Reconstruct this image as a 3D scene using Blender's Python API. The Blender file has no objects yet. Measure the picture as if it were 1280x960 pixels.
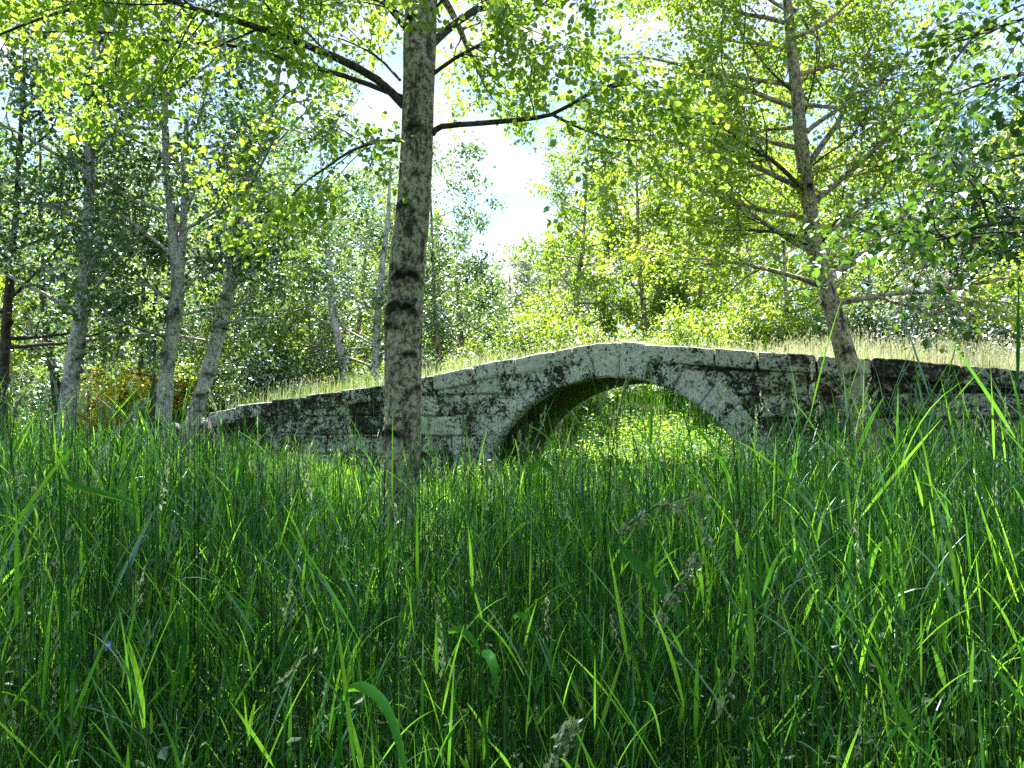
import bpy, math, time
import numpy as np
from mathutils import Vector

T0 = time.time()
scene = bpy.context.scene
COL = scene.collection
R = math.radians

# ------------------------------------------------------------------ camera
F = 985.0                       # focal length in photo pixels (1280 wide)
HOR = 515.0                     # horizon row in the photo
TH = math.atan((HOR - 480.0) / F)
CZ = 1.5
ct, st = math.cos(TH), math.sin(TH)


def ray(px, py):
    a, b = (px - 640.0) / F, (480.0 - py) / F
    return np.array([a, ct - b * st, st + b * ct])


def P(px, py, d):
    r = ray(px, py)
    r = r / r[1] * d
    return np.array([r[0], r[1], CZ + r[2]])


cam = bpy.data.cameras.new('camera')
cam.sensor_width = 36.0
cam.lens = F / 1280.0 * 36.0
cam.clip_start, cam.clip_end = 0.05, 3000.0
co = bpy.data.objects.new('camera', cam)
COL.objects.link(co)
co.location = (0, 0, CZ)
co.rotation_euler = (math.pi / 2 + TH, 0, 0)
scene.camera = co

# ------------------------------------------------------------------ light
SUN_EL, SUN_AZ = R(60), R(-11)          # azimuth from +Y, negative = left of view
sdir = Vector((math.sin(SUN_AZ) * math.cos(SUN_EL), math.cos(SUN_AZ) * math.cos(SUN_EL), math.sin(SUN_EL)))
sl = bpy.data.lights.new('sun', 'SUN')
sl.energy = 5.0
sl.angle = R(0.55)
sl.color = (1.0, 0.95, 0.86)
so = bpy.data.objects.new('sun', sl)
COL.objects.link(so)
so.rotation_euler = (-sdir).to_track_quat('-Z', 'Y').to_euler()
so.location = (0, 0, 40)

W = bpy.data.worlds.new('World')
scene.world = W
W.use_nodes = True
nt = W.node_tree
nt.nodes.clear()
sky = nt.nodes.new('ShaderNodeTexSky')
sky.sky_type = 'NISHITA'
sky.sun_disc = False
sky.sun_elevation = SUN_EL
sky.sun_rotation = SUN_AZ
sky.dust_density = 0.1
sky.air_density = 0.8
tc = nt.nodes.new('ShaderNodeTexCoord')
mp = nt.nodes.new('ShaderNodeMapping')
mp.inputs['Scale'].default_value = (1.0, 1.0, 2.2)
mp.inputs['Location'].default_value = (5.2, 2.1, 0.3)
nz = nt.nodes.new('ShaderNodeTexNoise')
nz.inputs['Scale'].default_value = 3.2
nz.inputs['Detail'].default_value = 7
nz.inputs['Roughness'].default_value = 0.55
rp = nt.nodes.new('ShaderNodeMapRange')
rp.inputs['From Min'].default_value = 0.45
rp.inputs['From Max'].default_value = 0.64
mx = nt.nodes.new('ShaderNodeMix')
mx.data_type = 'RGBA'
mx.inputs['B'].default_value = (3.9, 4.0, 4.1, 1)
bg = nt.nodes.new('ShaderNodeBackground')
bg.inputs['Strength'].default_value = 0.10
ow = nt.nodes.new('ShaderNodeOutputWorld')
L = nt.links.new
L(tc.outputs['Generated'], mp.inputs['Vector'])
L(mp.outputs['Vector'], nz.inputs['Vector'])
L(nz.outputs['Fac'], rp.inputs['Value'])
L(rp.outputs['Result'], mx.inputs['Factor'])
L(sky.outputs['Color'], mx.inputs['A'])
L(mx.outputs['Result'], bg.inputs['Color'])
L(bg.outputs['Background'], ow.inputs['Surface'])

vs = scene.view_settings
vs.view_transform = 'Standard'
vs.look = 'None'
vs.gamma = 1.0
vs.use_curve_mapping = False
vs.exposure = 1.9

cy = scene.cycles
cy.max_bounces = 6
cy.diffuse_bounces = 3
cy.glossy_bounces = 2
cy.transmission_bounces = 4
cy.transparent_max_bounces = 4
cy.caustics_reflective = False
cy.caustics_refractive = False
cy.sample_clamp_indirect = 6.0
cy.use_denoising = False

# ------------------------------------------------------------------ numpy helpers


def hash3(ix, iy, iz, seed):
    h = (ix * 374761393 + iy * 668265263 + iz * 2147483647 + seed * 974634777) & 0xFFFFFFFF
    h = ((h ^ (h >> 13)) * 1274126177) & 0xFFFFFFFF
    h = ((h ^ (h >> 16)) * 2246822519) & 0xFFFFFFFF
    return ((h ^ (h >> 15)) & 0xFFFFFF) / float(0xFFFFFF)


def vnoise(p, scale=1.0, seed=0):
    q = np.asarray(p, float) * scale
    i = np.floor(q).astype(np.int64)
    f = q - i
    f = f * f * (3 - 2 * f)
    out = 0
    for dx in (0, 1):
        for dy in (0, 1):
            for dz in (0, 1):
                w = (f[..., 0] if dx else 1 - f[..., 0]) * (f[..., 1] if dy else 1 - f[..., 1]) * (f[..., 2] if dz else 1 - f[..., 2])
                out = out + w * hash3(i[..., 0] + dx, i[..., 1] + dy, i[..., 2] + dz, seed)
    return out * 2 - 1


def fbm(p, scale=1.0, octv=3, seed=0):
    o, a = 0, 1.0
    for k in range(octv):
        o = o + a * vnoise(p, scale * 2 ** k, seed + k * 17)
        a *= 0.5
    return o


def S(x):
    x = np.clip(x, 0, 1)
    return x * x * (3 - 2 * x)


def norm(v):
    return v / np.maximum(np.linalg.norm(v, axis=-1, keepdims=True), 1e-9)


def add_mesh(name, V, Q, mat=None, parent=None, attrs=None, smooth=False):
    V = np.asarray(V, np.float32)
    Q = np.asarray(Q, np.int32)
    if parent is not None:
        V = V - np.array(parent.location, np.float32)
    me = bpy.data.meshes.new(name)
    me.vertices.add(len(V))
    me.vertices.foreach_set('co', V.ravel())
    me.loops.add(Q.size)
    me.loops.foreach_set('vertex_index', Q.ravel())
    me.polygons.add(len(Q))
    me.polygons.foreach_set('loop_start', np.arange(len(Q), dtype=np.int32) * Q.shape[1])
    me.polygons.foreach_set('use_smooth', np.full(len(Q), bool(smooth)))
    for k, a in (attrs or {}).items():
        a = np.asarray(a, np.float32)
        if a.ndim == 1:
            at = me.attributes.new(k, 'FLOAT', 'POINT')
            at.data.foreach_set('value', a)
        else:
            at = me.attributes.new(k, 'FLOAT_VECTOR', 'POINT')
            at.data.foreach_set('vector', a.ravel())
    me.update(calc_edges=True)
    if mat:
        me.materials.append(mat)
    o = bpy.data.objects.new(name, me)
    COL.objects.link(o)
    if parent is not None:
        o.parent = parent
    return o


def tag(o, label, cat=None, group=None, kind=None):
    o['label'] = label
    if cat:
        o['category'] = cat
    if group:
        o['group'] = group
    if kind:
        o['kind'] = kind
    return o


def empty(name, loc):
    o = bpy.data.objects.new(name, None)
    COL.objects.link(o)
    o.location = [float(x) for x in loc]
    o.empty_display_size = 0.3
    return o


class MB:
    """collects quads and point attributes for one mesh"""

    def __init__(self):
        self.v, self.q, self.a, self.n = [], [], {}, 0

    def add(self, V, Q, **at):
        self.v.append(V)
        self.q.append(np.asarray(Q) + self.n)
        for k, x in at.items():
            self.a.setdefault(k, []).append(np.asarray(x, float))
        self.n += len(V)

    def build(self, name, mat, parent=None, smooth=False):
        if not self.v:
            return None
        at = {k: np.concatenate(x) for k, x in self.a.items()}
        return add_mesh(name, np.concatenate(self.v), np.concatenate(self.q), mat, parent, at, smooth)


def grid_quads(n, m, wrap=False):
    """n rows x m columns of vertices"""
    c = m if wrap else m - 1
    i, j = np.meshgrid(np.arange(n - 1), np.arange(c), indexing='ij')
    j2 = (j + 1) % m
    return np.stack([i * m + j, i * m + j2, (i + 1) * m + j2, (i + 1) * m + j], -1).reshape(-1, 4)


def catmull(pts, step):
    pts = np.asarray(pts, float)
    p = np.vstack([2 * pts[0] - pts[1], pts, 2 * pts[-1] - pts[-2]])
    out = []
    for i in range(1, len(p) - 2):
        n = max(2, int(np.linalg.norm(p[i + 1, :3] - p[i, :3]) / step))
        t = np.arange(n)[:, None] / n
        a, b, c, d = p[i - 1], p[i], p[i + 1], p[i + 2]
        out.append(0.5 * (2 * b + (c - a) * t + (2 * a - 5 * b + 4 * c - d) * t ** 2 + (3 * b - a - 3 * c + d) * t ** 3))
    out.append(pts[-1:])
    return np.vstack(out)


def tubes(mb, pts, rad, sides):
    """pts (B,n,3) rad (B,n): a batch of tubes"""
    B, n, _ = pts.shape
    tan = norm(np.gradient(pts, axis=1))
    mean = norm(pts[:, -1] - pts[:, 0])
    ref = np.where(np.abs(mean[:, 2:3]) < 0.75, np.array([[0, 0, 1.0]]), np.array([[1.0, 0, 0]]))
    e1 = norm(np.cross(tan, ref[:, None, :]))
    e2 = np.cross(tan, e1)
    th = np.arange(sides) / sides * 2 * math.pi
    off = e1[:, :, None, :] * np.cos(th)[:, None] + e2[:, :, None, :] * np.sin(th)[:, None]
    V = pts[:, :, None, :] + off * rad[:, :, None, None]
    seg = np.linalg.norm(np.diff(pts, axis=1), axis=2)
    ln = np.concatenate([np.zeros((B, 1)), np.cumsum(seg, 1)], 1)
    bc = np.stack([np.broadcast_to(np.cos(th), (B, n, sides)) * rad[:, :1, None] + np.arange(B)[:, None, None] * 0.37,
                   np.broadcast_to(np.sin(th), (B, n, sides)) * rad[:, :1, None],
                   np.broadcast_to(ln[:, :, None], (B, n, sides))], -1)
    q = grid_quads(n, sides, True)
    Q = (q[None] + (np.arange(B) * n * sides)[:, None, None]).reshape(-1, 4)
    mb.add(V.reshape(-1, 3), Q, bark=bc.reshape(-1, 3))


# ------------------------------------------------------------------ materials


def new_mat(name):
    m = bpy.data.materials.new(name)
    m.use_nodes = True
    m.node_tree.nodes.clear()
    return m, m.node_tree


def N(t, kind, **kw):
    n = t.nodes.new(kind)
    for k, v in kw.items():
        if k in n.inputs:
            n.inputs[k].default_value = v
        else:
            setattr(n, k, v)
    return n


def ramp(t, src, stops):
    r = t.nodes.new('ShaderNodeValToRGB')
    e = r.color_ramp.elements
    while len(e) < len(stops):
        e.new(0.5)
    for i, (p, c) in enumerate(stops):
        e[i].position = p
        e[i].color = (*c, 1) if len(c) == 3 else c
    if src is not None:
        t.links.new(src, r.inputs['Fac'])
    return r.outputs['Color']


def mixc(t, f, a, b, blend='MIX'):
    m = t.nodes.new('ShaderNodeMix')
    m.data_type = 'RGBA'
    m.blend_type = blend
    for s, v in (('Factor', f), ('A', a), ('B', b)):
        if hasattr(v, 'is_linked'):
            t.links.new(v, m.inputs[s])
        elif isinstance(v, (int, float)):
            m.inputs[s].default_value = v
        else:
            m.inputs[s].default_value = (*v, 1)
    return m.outputs['Result']


def foliage_mat(name, dark, light, trans_dark, trans_light, gloss=0.08, rough=0.4, tmix=0.5):
    """leaf: diffuse + translucent + a sheen; the colour varies leaf by leaf (attribute tint)"""
    m, t = new_mat(name)
    at = N(t, 'ShaderNodeAttribute', attribute_name='tint')
    c1 = ramp(t, at.outputs['Fac'], [(0.0, dark), (1.0, light)])
    c2 = ramp(t, at.outputs['Fac'], [(0.0, trans_dark), (1.0, trans_light)])
    d = N(t, 'ShaderNodeBsdfDiffuse')
    tr = N(t, 'ShaderNodeBsdfTranslucent')
    t.links.new(c1, d.inputs['Color'])
    t.links.new(c2, tr.inputs['Color'])
    a = N(t, 'ShaderNodeMixShader')
    a.inputs['Fac'].default_value = tmix
    t.links.new(d.outputs[0], a.inputs[1])
    t.links.new(tr.outputs[0], a.inputs[2])
    g = N(t, 'ShaderNodeBsdfGlossy')
    g.inputs['Roughness'].default_value = rough
    g.inputs['Color'].default_value = (0.78, 0.92, 0.95, 1)
    b = N(t, 'ShaderNodeMixShader')
    fr = N(t, 'ShaderNodeFresnel', IOR=1.42)
    fm = N(t, 'ShaderNodeMath', operation='MULTIPLY')
    t.links.new(fr.outputs[0], fm.inputs[0])
    fm.inputs[1].default_value = gloss * 4
    t.links.new(fm.outputs[0], b.inputs['Fac'])
    t.links.new(a.outputs[0], b.inputs[1])
    t.links.new(g.outputs[0], b.inputs[2])
    o = N(t, 'ShaderNodeOutputMaterial')
    t.links.new(b.outputs[0], o.inputs['Surface'])
    return m


def bark_mat(name, base, pale, dark, rings=0.55, dark_base=0.0):
    m, t = new_mat(name)
    at = N(t, 'ShaderNodeAttribute', attribute_name='bark')
    mp = N(t, 'ShaderNodeMapping', Scale=(13.0, 13.0, 21.0))
    t.links.new(at.outputs['Vector'], mp.inputs['Vector'])
    n1 = N(t, 'ShaderNodeTexNoise', Scale=1.0, Detail=8.0, Roughness=0.72, Distortion=0.4)
    t.links.new(mp.outputs[0], n1.inputs['Vector'])
    c = ramp(t, n1.outputs['Fac'], [(0.38, dark), (0.45, base), (0.53, pale), (0.64, tuple(min(.8, x * 1.25) for x in pale))])
    # lenticels and cracks running round the stem
    mp2 = N(t, 'ShaderNodeMapping', Scale=(6.0, 6.0, 85.0))
    t.links.new(at.outputs['Vector'], mp2.inputs['Vector'])
    n2 = N(t, 'ShaderNodeTexNoise', Scale=1.0, Detail=4.0, Roughness=0.6)
    t.links.new(mp2.outputs[0], n2.inputs['Vector'])
    f2 = ramp(t, n2.outputs['Fac'], [(rings + 0.02, (0, 0, 0)), (rings + 0.10, (0.85, 0.85, 0.85))])
    c = mixc(t, f2, c, tuple(x * 0.7 for x in dark))
    # broad dark weathered patches
    mp3 = N(t, 'ShaderNodeMapping', Scale=(5.0, 5.0, 3.2))
    t.links.new(at.outputs['Vector'], mp3.inputs['Vector'])
    n4 = N(t, 'ShaderNodeTexNoise', Scale=1.0, Detail=9.0, Roughness=0.72)
    t.links.new(mp3.outputs[0], n4.inputs['Vector'])
    f4 = ramp(t, n4.outputs['Fac'], [(0.52, (0, 0, 0)), (0.60, (0.9, 0.9, 0.9))])
    c = mixc(t, f4, c, tuple(x * 1.1 for x in dark))
    sc = N(t, 'ShaderNodeAttribute', attribute_name='scar')
    c = mixc(t, sc.outputs['Fac'], c, (0.008, 0.007, 0.006))
    n3 = N(t, 'ShaderNodeTexNoise', Scale=55.0, Detail=4.0)
    t.links.new(at.outputs['Vector'], n3.inputs['Vector'])
    bu = N(t, 'ShaderNodeBump', Strength=0.8, Distance=0.02)
    ad = N(t, 'ShaderNodeMath', operation='ADD')
    t.links.new(n1.outputs['Fac'], ad.inputs[0])
    t.links.new(n3.outputs['Fac'], ad.inputs[1])
    t.links.new(ad.outputs[0], bu.inputs['Height'])
    b = N(t, 'ShaderNodeBsdfPrincipled', Roughness=0.85)
    t.links.new(c, b.inputs['Base Color'])
    t.links.new(bu.outputs[0], b.inputs['Normal'])
    o = N(t, 'ShaderNodeOutputMaterial')
    t.links.new(b.outputs[0], o.inputs['Surface'])
    return m


def stone_mat(name):
    """lichened granite; attributes: lich (how pale the crust is), green, joint"""
    m, t = new_mat(name)
    tcn = N(t, 'ShaderNodeTexCoord')
    ob = tcn.outputs['Object']
    li = N(t, 'ShaderNodeAttribute', attribute_name='lich')
    gr = N(t, 'ShaderNodeAttribute', attribute_name='green')
    jo = N(t, 'ShaderNodeAttribute', attribute_name='joint')
    n1 = N(t, 'ShaderNodeTexNoise', Scale=5.5, Detail=10.0, Roughness=0.74, Distortion=0.4)
    t.links.new(ob, n1.inputs['Vector'])
    n2 = N(t, 'ShaderNodeTexNoise', Scale=2.1, Detail=5.0, Roughness=0.6)
    t.links.new(ob, n2.inputs['Vector'])
    # base: stone
    base = ramp(t, n1.outputs['Fac'], [(0.3, (0.04, 0.036, 0.03)), (0.5, (0.16, 0.145, 0.12)), (0.7, (0.32, 0.28, 0.23))])
    # pale crust where noise + lich is high
    s = N(t, 'ShaderNodeMath', operation='ADD')
    t.links.new(n1.outputs['Fac'], s.inputs[0])
    t.links.new(li.outputs['Fac'], s.inputs[1])
    s2 = N(t, 'ShaderNodeMath', operation='MULTIPLY_ADD')
    t.links.new(n2.outputs['Fac'], s2.inputs[0])
    s2.inputs[1].default_value = 0.55
    t.links.new(s.outputs[0], s2.inputs[2])
    crust_f = ramp(t, s2.outputs[0], [(0.74, (0, 0, 0)), (0.82, (1, 1, 1))])
    n4 = N(t, 'ShaderNodeTexNoise', Scale=16.0, Detail=4.0)
    t.links.new(ob, n4.inputs['Vector'])
    crust_w = ramp(t, n4.outputs['Fac'], [(0.3, (0.50, 0.52, 0.53)), (0.7, (0.80, 0.82, 0.84))])
    crust_g = ramp(t, n4.outputs['Fac'], [(0.3, (0.30, 0.34, 0.22)), (0.7, (0.58, 0.63, 0.47))])
    crust = mixc(t, gr.outputs['Fac'], crust_w, crust_g)
    c = mixc(t, crust_f, base, crust)
    # black lichen blotches
    n5 = N(t, 'ShaderNodeTexNoise', Scale=7.0, Detail=10.0, Roughness=0.74, Distortion=0.5)
    mp = N(t, 'ShaderNodeMapping', Location=(5.3, 1.7, 9.1))
    t.links.new(ob, mp.inputs['Vector'])
    t.links.new(mp.outputs[0], n5.inputs['Vector'])
    s3 = N(t, 'ShaderNodeMath', operation='SUBTRACT')
    t.links.new(n5.outputs['Fac'], s3.inputs[0])
    s4 = N(t, 'ShaderNodeMath', operation='MULTIPLY')
    t.links.new(li.outputs['Fac'], s4.inputs[0])
    s4.inputs[1].default_value = 0.55
    t.links.new(s4.outputs[0], s3.inputs[1])
    bl = ramp(t, s3.outputs[0], [(0.51, (0, 0, 0)), (0.56, (1, 1, 1))])
    c = mixc(t, bl, c, (0.012, 0.012, 0.011))
    n7 = N(t, 'ShaderNodeTexNoise', Scale=24.0, Detail=5.0, Roughness=0.65)
    t.links.new(mp.outputs[0], n7.inputs['Vector'])
    s7 = N(t, 'ShaderNodeMath', operation='MULTIPLY_ADD')
    t.links.new(n2.outputs['Fac'], s7.inputs[0])
    s7.inputs[1].default_value = -0.45
    t.links.new(n7.outputs['Fac'], s7.inputs[2])
    s8 = N(t, 'ShaderNodeMath', operation='SUBTRACT')
    t.links.new(s7.outputs[0], s8.inputs[0])
    t.links.new(s4.outputs[0], s8.inputs[1])
    f7 = ramp(t, s8.outputs[0], [(0.27, (0, 0, 0)), (0.32, (1, 1, 1))])
    c = mixc(t, f7, c, (0.016, 0.015, 0.013))
    c = mixc(t, jo.outputs['Fac'], c, (0.012, 0.014, 0.008))
    n6 = N(t, 'ShaderNodeTexNoise', Scale=45.0, Detail=6.0, Roughness=0.7)
    t.links.new(ob, n6.inputs['Vector'])
    ad = N(t, 'ShaderNodeMath', operation='ADD')
    t.links.new(n1.outputs['Fac'], ad.inputs[0])
    t.links.new(n6.outputs['Fac'], ad.inputs[1])
    bu = N(t, 'ShaderNodeBump', Strength=0.9, Distance=0.02)
    t.links.new(ad.outputs[0], bu.inputs['Height'])
    b = N(t, 'ShaderNodeBsdfPrincipled', Roughness=0.9)
    t.links.new(c, b.inputs['Base Color'])
    t.links.new(bu.outputs[0], b.inputs['Normal'])
    o = N(t, 'ShaderNodeOutputMaterial')
    t.links.new(b.outputs[0], o.inputs['Surface'])
    return m


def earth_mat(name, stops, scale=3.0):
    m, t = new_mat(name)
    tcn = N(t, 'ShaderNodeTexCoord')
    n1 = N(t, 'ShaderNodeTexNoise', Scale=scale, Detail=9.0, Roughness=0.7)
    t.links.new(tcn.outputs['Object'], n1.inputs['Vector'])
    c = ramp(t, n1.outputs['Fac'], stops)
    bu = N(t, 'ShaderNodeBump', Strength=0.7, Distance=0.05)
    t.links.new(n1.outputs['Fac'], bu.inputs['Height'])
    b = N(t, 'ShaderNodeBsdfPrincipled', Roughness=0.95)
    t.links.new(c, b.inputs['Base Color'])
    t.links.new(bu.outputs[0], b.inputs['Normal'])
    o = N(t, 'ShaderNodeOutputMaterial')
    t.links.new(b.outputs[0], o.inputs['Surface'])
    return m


M = {}
M['leaf_main'] = foliage_mat('leaf_yellow_green', (.05, .11, .015), (.10, .17, .02), (.26, .50, .03), (.54, .75, .08), .04, .5, .62)
M['leaf_right'] = foliage_mat('leaf_fresh_green', (.05, .12, .018), (.11, .19, .025), (.26, .50, .03), (.60, .74, .06), .05, .5, .60)
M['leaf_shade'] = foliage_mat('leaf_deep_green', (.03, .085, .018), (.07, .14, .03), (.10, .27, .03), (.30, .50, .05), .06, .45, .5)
M['leaf_blue'] = foliage_mat('leaf_grey_green', (.035, .085, .035), (.08, .14, .05), (.13, .28, .06), (.30, .46, .10), .10, .45, .48)
M['leaf_mid'] = foliage_mat('leaf_mid_green', (.04, .10, .018), (.10, .18, .03), (.22, .42, .03), (.56, .68, .06), .05, .5, .58)
M['leaf_dark'] = foliage_mat('leaf_dark_green', (.02, .055, .026), (.045, .09, .04), (.04, .10, .03), (.09, .17, .05), .08, .4, .35)
M['leaf_pale'] = foliage_mat('leaf_silver_green', (.16, .21, .13), (.42, .46, .34), (.2, .27, .1), (.42, .46, .28), .08, .4, .4)
M['petal_yellow'] = foliage_mat('gorse_bloom', (.72, .56, .02), (.9, .78, .06), (.7, .55, .02), (.9, .78, .06), .02, .5, .35)
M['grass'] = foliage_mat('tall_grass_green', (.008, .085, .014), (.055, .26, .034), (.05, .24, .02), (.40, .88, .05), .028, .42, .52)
M['grass_mid'] = foliage_mat('meadow_grass_green', (.025, .10, .018), (.09, .23, .03), (.07, .29, .03), (.36, .66, .05), .03, .5, .52)
M['grass_pale'] = foliage_mat('dry_grass_pale', (.34, .38, .17), (.64, .63, .46), (.42, .48, .18), (.72, .72, .48), .02, .5, .5)
M['stem'] = foliage_mat('grass_stem_dark', (.012, .034, .012), (.07, .15, .04), (.02, .08, .015), (.12, .28, .04), .03, .5, .35)
M['seed'] = foliage_mat('seed_head_pale', (.20, .28, .14), (.46, .54, .36), (.25, .38, .14), (.50, .60, .34), .03, .4, .45)
M['herb'] = foliage_mat('herb_yellow_green', (.07, .19, .02), (.17, .30, .04), (.22, .52, .03), (.58, .80, .08), .02, .5, .55)
M['under'] = foliage_mat('undergrowth_green', (.014, .06, .013), (.04, .11, .02), (.04, .17, .02), (.14, .32, .04), .015, .5, .45)
M['blue_petal'] = foliage_mat('petal_blue', (.05, .14, .6), (.1, .25, .8), (.05, .14, .6), (.1, .25, .8), .05, .4, .3)
M['white_petal'] = foliage_mat('petal_white', (.7, .7, .7), (.8, .8, .8), (.6, .6, .6), (.7, .7, .7), .05, .4, .3)
M['bark_main'] = bark_mat('bark_alder', (.175, .15, .098), (.47, .43, .32), (.028, .023, .017), .60)
M['bark_right'] = bark_mat('bark_young_birch', (.30, .25, .165), (.56, .48, .34), (.03, .024, .018), .57)
M['bark_birch'] = bark_mat('bark_silver_birch', (.44, .42, .40), (.72, .70, .68), (.15, .14, .13), .56)
M['bark_dark'] = bark_mat('bark_dark', (.05, .042, .033), (.10, .085, .065), (.016, .013, .011), .6)
M['stone'] = stone_mat('lichened_granite')
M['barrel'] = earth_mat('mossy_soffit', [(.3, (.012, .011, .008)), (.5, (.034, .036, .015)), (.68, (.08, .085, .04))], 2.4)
M['soil'] = earth_mat('meadow_soil', [(.3, (.018, .03, .01)), (.55, (.03, .05, .014)), (.75, (.05, .06, .022))], 2.0)
M['deck'] = earth_mat('bridge_deck_earth', [(.3, (.10, .10, .05)), (.6, (.20, .18, .11)), (.8, (.27, .25, .17))], 4.0)

# ------------------------------------------------------------------ bridge coordinates
BA = R(20)
P0 = np.array([1.625, 12.3])
E = np.array([math.cos(BA), -math.sin(BA)])
NB = np.array([math.sin(BA), math.cos(BA)])      # away from the camera, along the barrel
BW = 3.0                                          # width of the bridge


def face_uz(px, py):
    r = ray(px, py)
    # P0 + u E = s r.xy
    A = np.array([[r[0], -E[0]], [r[1], -E[1]]])
    s, u = np.linalg.solve(A, P0)
    return u, CZ + s * r[2]


def B(u, v, z):
    u, v, z = np.broadcast_arrays(np.asarray(u, float), np.asarray(v, float), np.asarray(z, float))
    return np.stack([P0[0] + u * E[0] + v * NB[0], P0[1] + u * E[1] + v * NB[1], z], -1)


def to_uv(x, y):
    dx, dy = x - P0[0], y - P0[1]
    return dx * E[0] + dy * E[1], dx * NB[0] + dy * NB[1]


top_px = [(262, 517), (300, 509), (400, 493), (480, 482), (540, 469), (640, 448), (700, 437), (748, 428), (792, 430), (900, 437), (1000, 441), (1060, 446), (1150, 453), (1280, 463)]
TU, TZ = zip(*[face_uz(*p) for p in top_px])
TU = list(TU) + [7.5, 10.0]
TZ = list(TZ) + [TZ[-1] - 0.10, TZ[-1] - 0.25]
U_L, U_R = TU[0], 9.6


def ztop(u):
    return np.interp(u, TU, TZ)


ua, za = face_uz(760, 472)
ul, zl = face_uz(622, 548)
ur, zr = face_uz(920, 560)
# circle through the crown and the two flanks
zm = (zl + zr) / 2
hc = (ur - ul) / 2
sag = za - zm
RA = (hc * hc + sag * sag) / (2 * sag)
UC = (ur + ul) / 2
ZC = za - RA
print('arch', UC, ZC, RA, 'crown', za, 'top', ztop(0.0), 'ends', U_L, TZ[0])


def gz(x, y):
    x = np.asarray(x, float)
    y = np.asarray(y, float)
    u, v = to_uv(x, y)
    z = 0.30 * S((-x - 1.0) / 5) * S((y - 6) / 5)
    back = S((v - 0.6) / 2.4)
    bankL = 0.95 * S((-u - 3.0) / 2.2)
    bankR = 1.35 * S((u - 3.0) / 2.0)
    dip = 1.75 * S((v - 3.0) / 6.5)
    z = np.maximum(z, back * np.maximum(np.maximum(bankL, bankR), dip) * 1.0)
    z = z + 0.05 * np.sin(x * 0.9 + 0.4) * np.cos(y * 0.7) * S((14 - np.hypot(x, y)) / 8 + 0.3)
    z = z + 0.012 * np.clip(y - 28, 0, 300)
    return z


# ------------------------------------------------------------------ ground
rg = np.concatenate([np.linspace(-28, 34, 156), np.linspace(36, 160, 32), [250, 500, 1500]])
xg = np.concatenate([[-1500, -500, -200], np.linspace(-100, -22, 24), np.linspace(-20, 20, 101), np.linspace(22, 100, 24), [200, 500, 1500]])
yy, xx = np.meshgrid(rg, xg, indexing='ij')
gv = np.stack([xx, yy, gz(xx, yy)], -1).reshape(-1, 3)
g = add_mesh('ground', gv, grid_quads(len(rg), len(xg)), M['soil'], smooth=True)
tag(g, 'dark earth of the meadow under the grass', kind='structure')

# ------------------------------------------------------------------ bridge
rng = np.random.default_rng(11)
bridge = empty('stone_bridge', (*B(UC, 0, 0),))
tag(bridge, 'old humpbacked stone bridge with one arch, its face crusted with lichen', 'bridge')
COP = 0.27
RING = 0.50

course_h = 0.34
ncourse = 14
vj = []
for k in range(ncourse):
    j, u = [], U_L - 1 - rng.uniform(0, .6)
    while u < U_R + 1:
        j.append(u)
        u += rng.uniform(0.5, 1.2)
    vj.append(np.array(j))


def lich_of(u, z, kind):
    """how pale the crust of each stretch of the wall is: pale by the arch, dark towards the far right"""
    l = 0.045 + 0.10 * np.exp(-((u + 1.1) / 1.9) ** 2) - 0.075 * S((u - 1.6) / 2.2) - 0.05 * S((-u - 3.8) / 1.5)
    if kind == 'ring':
        l = 0.14 + 0 * u
    return l


def green_of(u, z):
    return np.clip(0.15 + 0.8 * S((u - 1.2) / 1.6) - 0.35 * S((u - 4.0) / 2), 0, 1)


def wall_face(v0, sgn, name):
    du, rows = 0.018, 150
    us = np.arange(U_L + 0.05, U_R, du)
    f = np.linspace(0, 1, rows)
    zt = ztop(us) - COP + 0.03
    zb = -0.35
    Z = zb + f[:, None] * (zt - zb)[None]
    Ug = np.broadcast_to(us, Z.shape)
    p = np.stack([Ug, Z, np.full_like(Z, 0)], -1)
    wob = 0.035 * vnoise(p, 1.3, 5) + 0.012 * vnoise(p, 6, 6)
    k = np.clip(np.floor((Z + 0.6 + wob) / course_h).astype(int), 0, ncourse - 1)
    fz = ((Z + 0.6 + wob) / course_h) % 1.0
    dz = np.minimum(fz, 1 - fz) * course_h
    dv = np.zeros_like(Z)
    sid = np.zeros(Z.shape, int)
    uw = Ug + 0.02 * vnoise(p, 5, 9)
    for c in range(ncourse):
        msk = k == c
        if not msk.any():
            continue
        i = np.searchsorted(vj[c], uw[msk])
        i = np.clip(i, 1, len(vj[c]) - 1)
        dv[msk] = np.minimum(uw[msk] - vj[c][i - 1], vj[c][i] - uw[msk])
        sid[msk] = i + c * 100
    dj = np.minimum(dz, dv)
    so_ = hash3(sid, sid * 0, sid * 0 + 3, 3)
    depth = -0.05 * np.exp(-(dj / 0.015) ** 2) + 0.05 * (so_ - 0.5) + 0.014 * fbm(p, 7, 3, 21) + 0.03 * fbm(p, 1.0, 2, 8)
    V = B(Ug, v0 - sgn * depth, Z)
    rr = np.hypot(Ug - UC, Z - ZC)
    ring_o = RA + RING * 0.7
    q = grid_quads(rows, len(us))
    keep = (rr.ravel()[q] > ring_o).all(1)
    att = dict(joint=np.clip(np.exp(-(dj / 0.009) ** 2) * 0.8, 0, 1).ravel(),
               lich=(lich_of(Ug, Z, 'wall') + 0.20 * (so_ - 0.5)).ravel(),
               green=np.clip(green_of(Ug, Z) + 0.5 * (hash3(sid, sid * 0 + 1, sid * 0, 8) - 0.5), 0, 1).ravel())
    o = add_mesh(name, V.reshape(-1, 3), q[keep], M['stone'], bridge, att, True)
    return o


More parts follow.
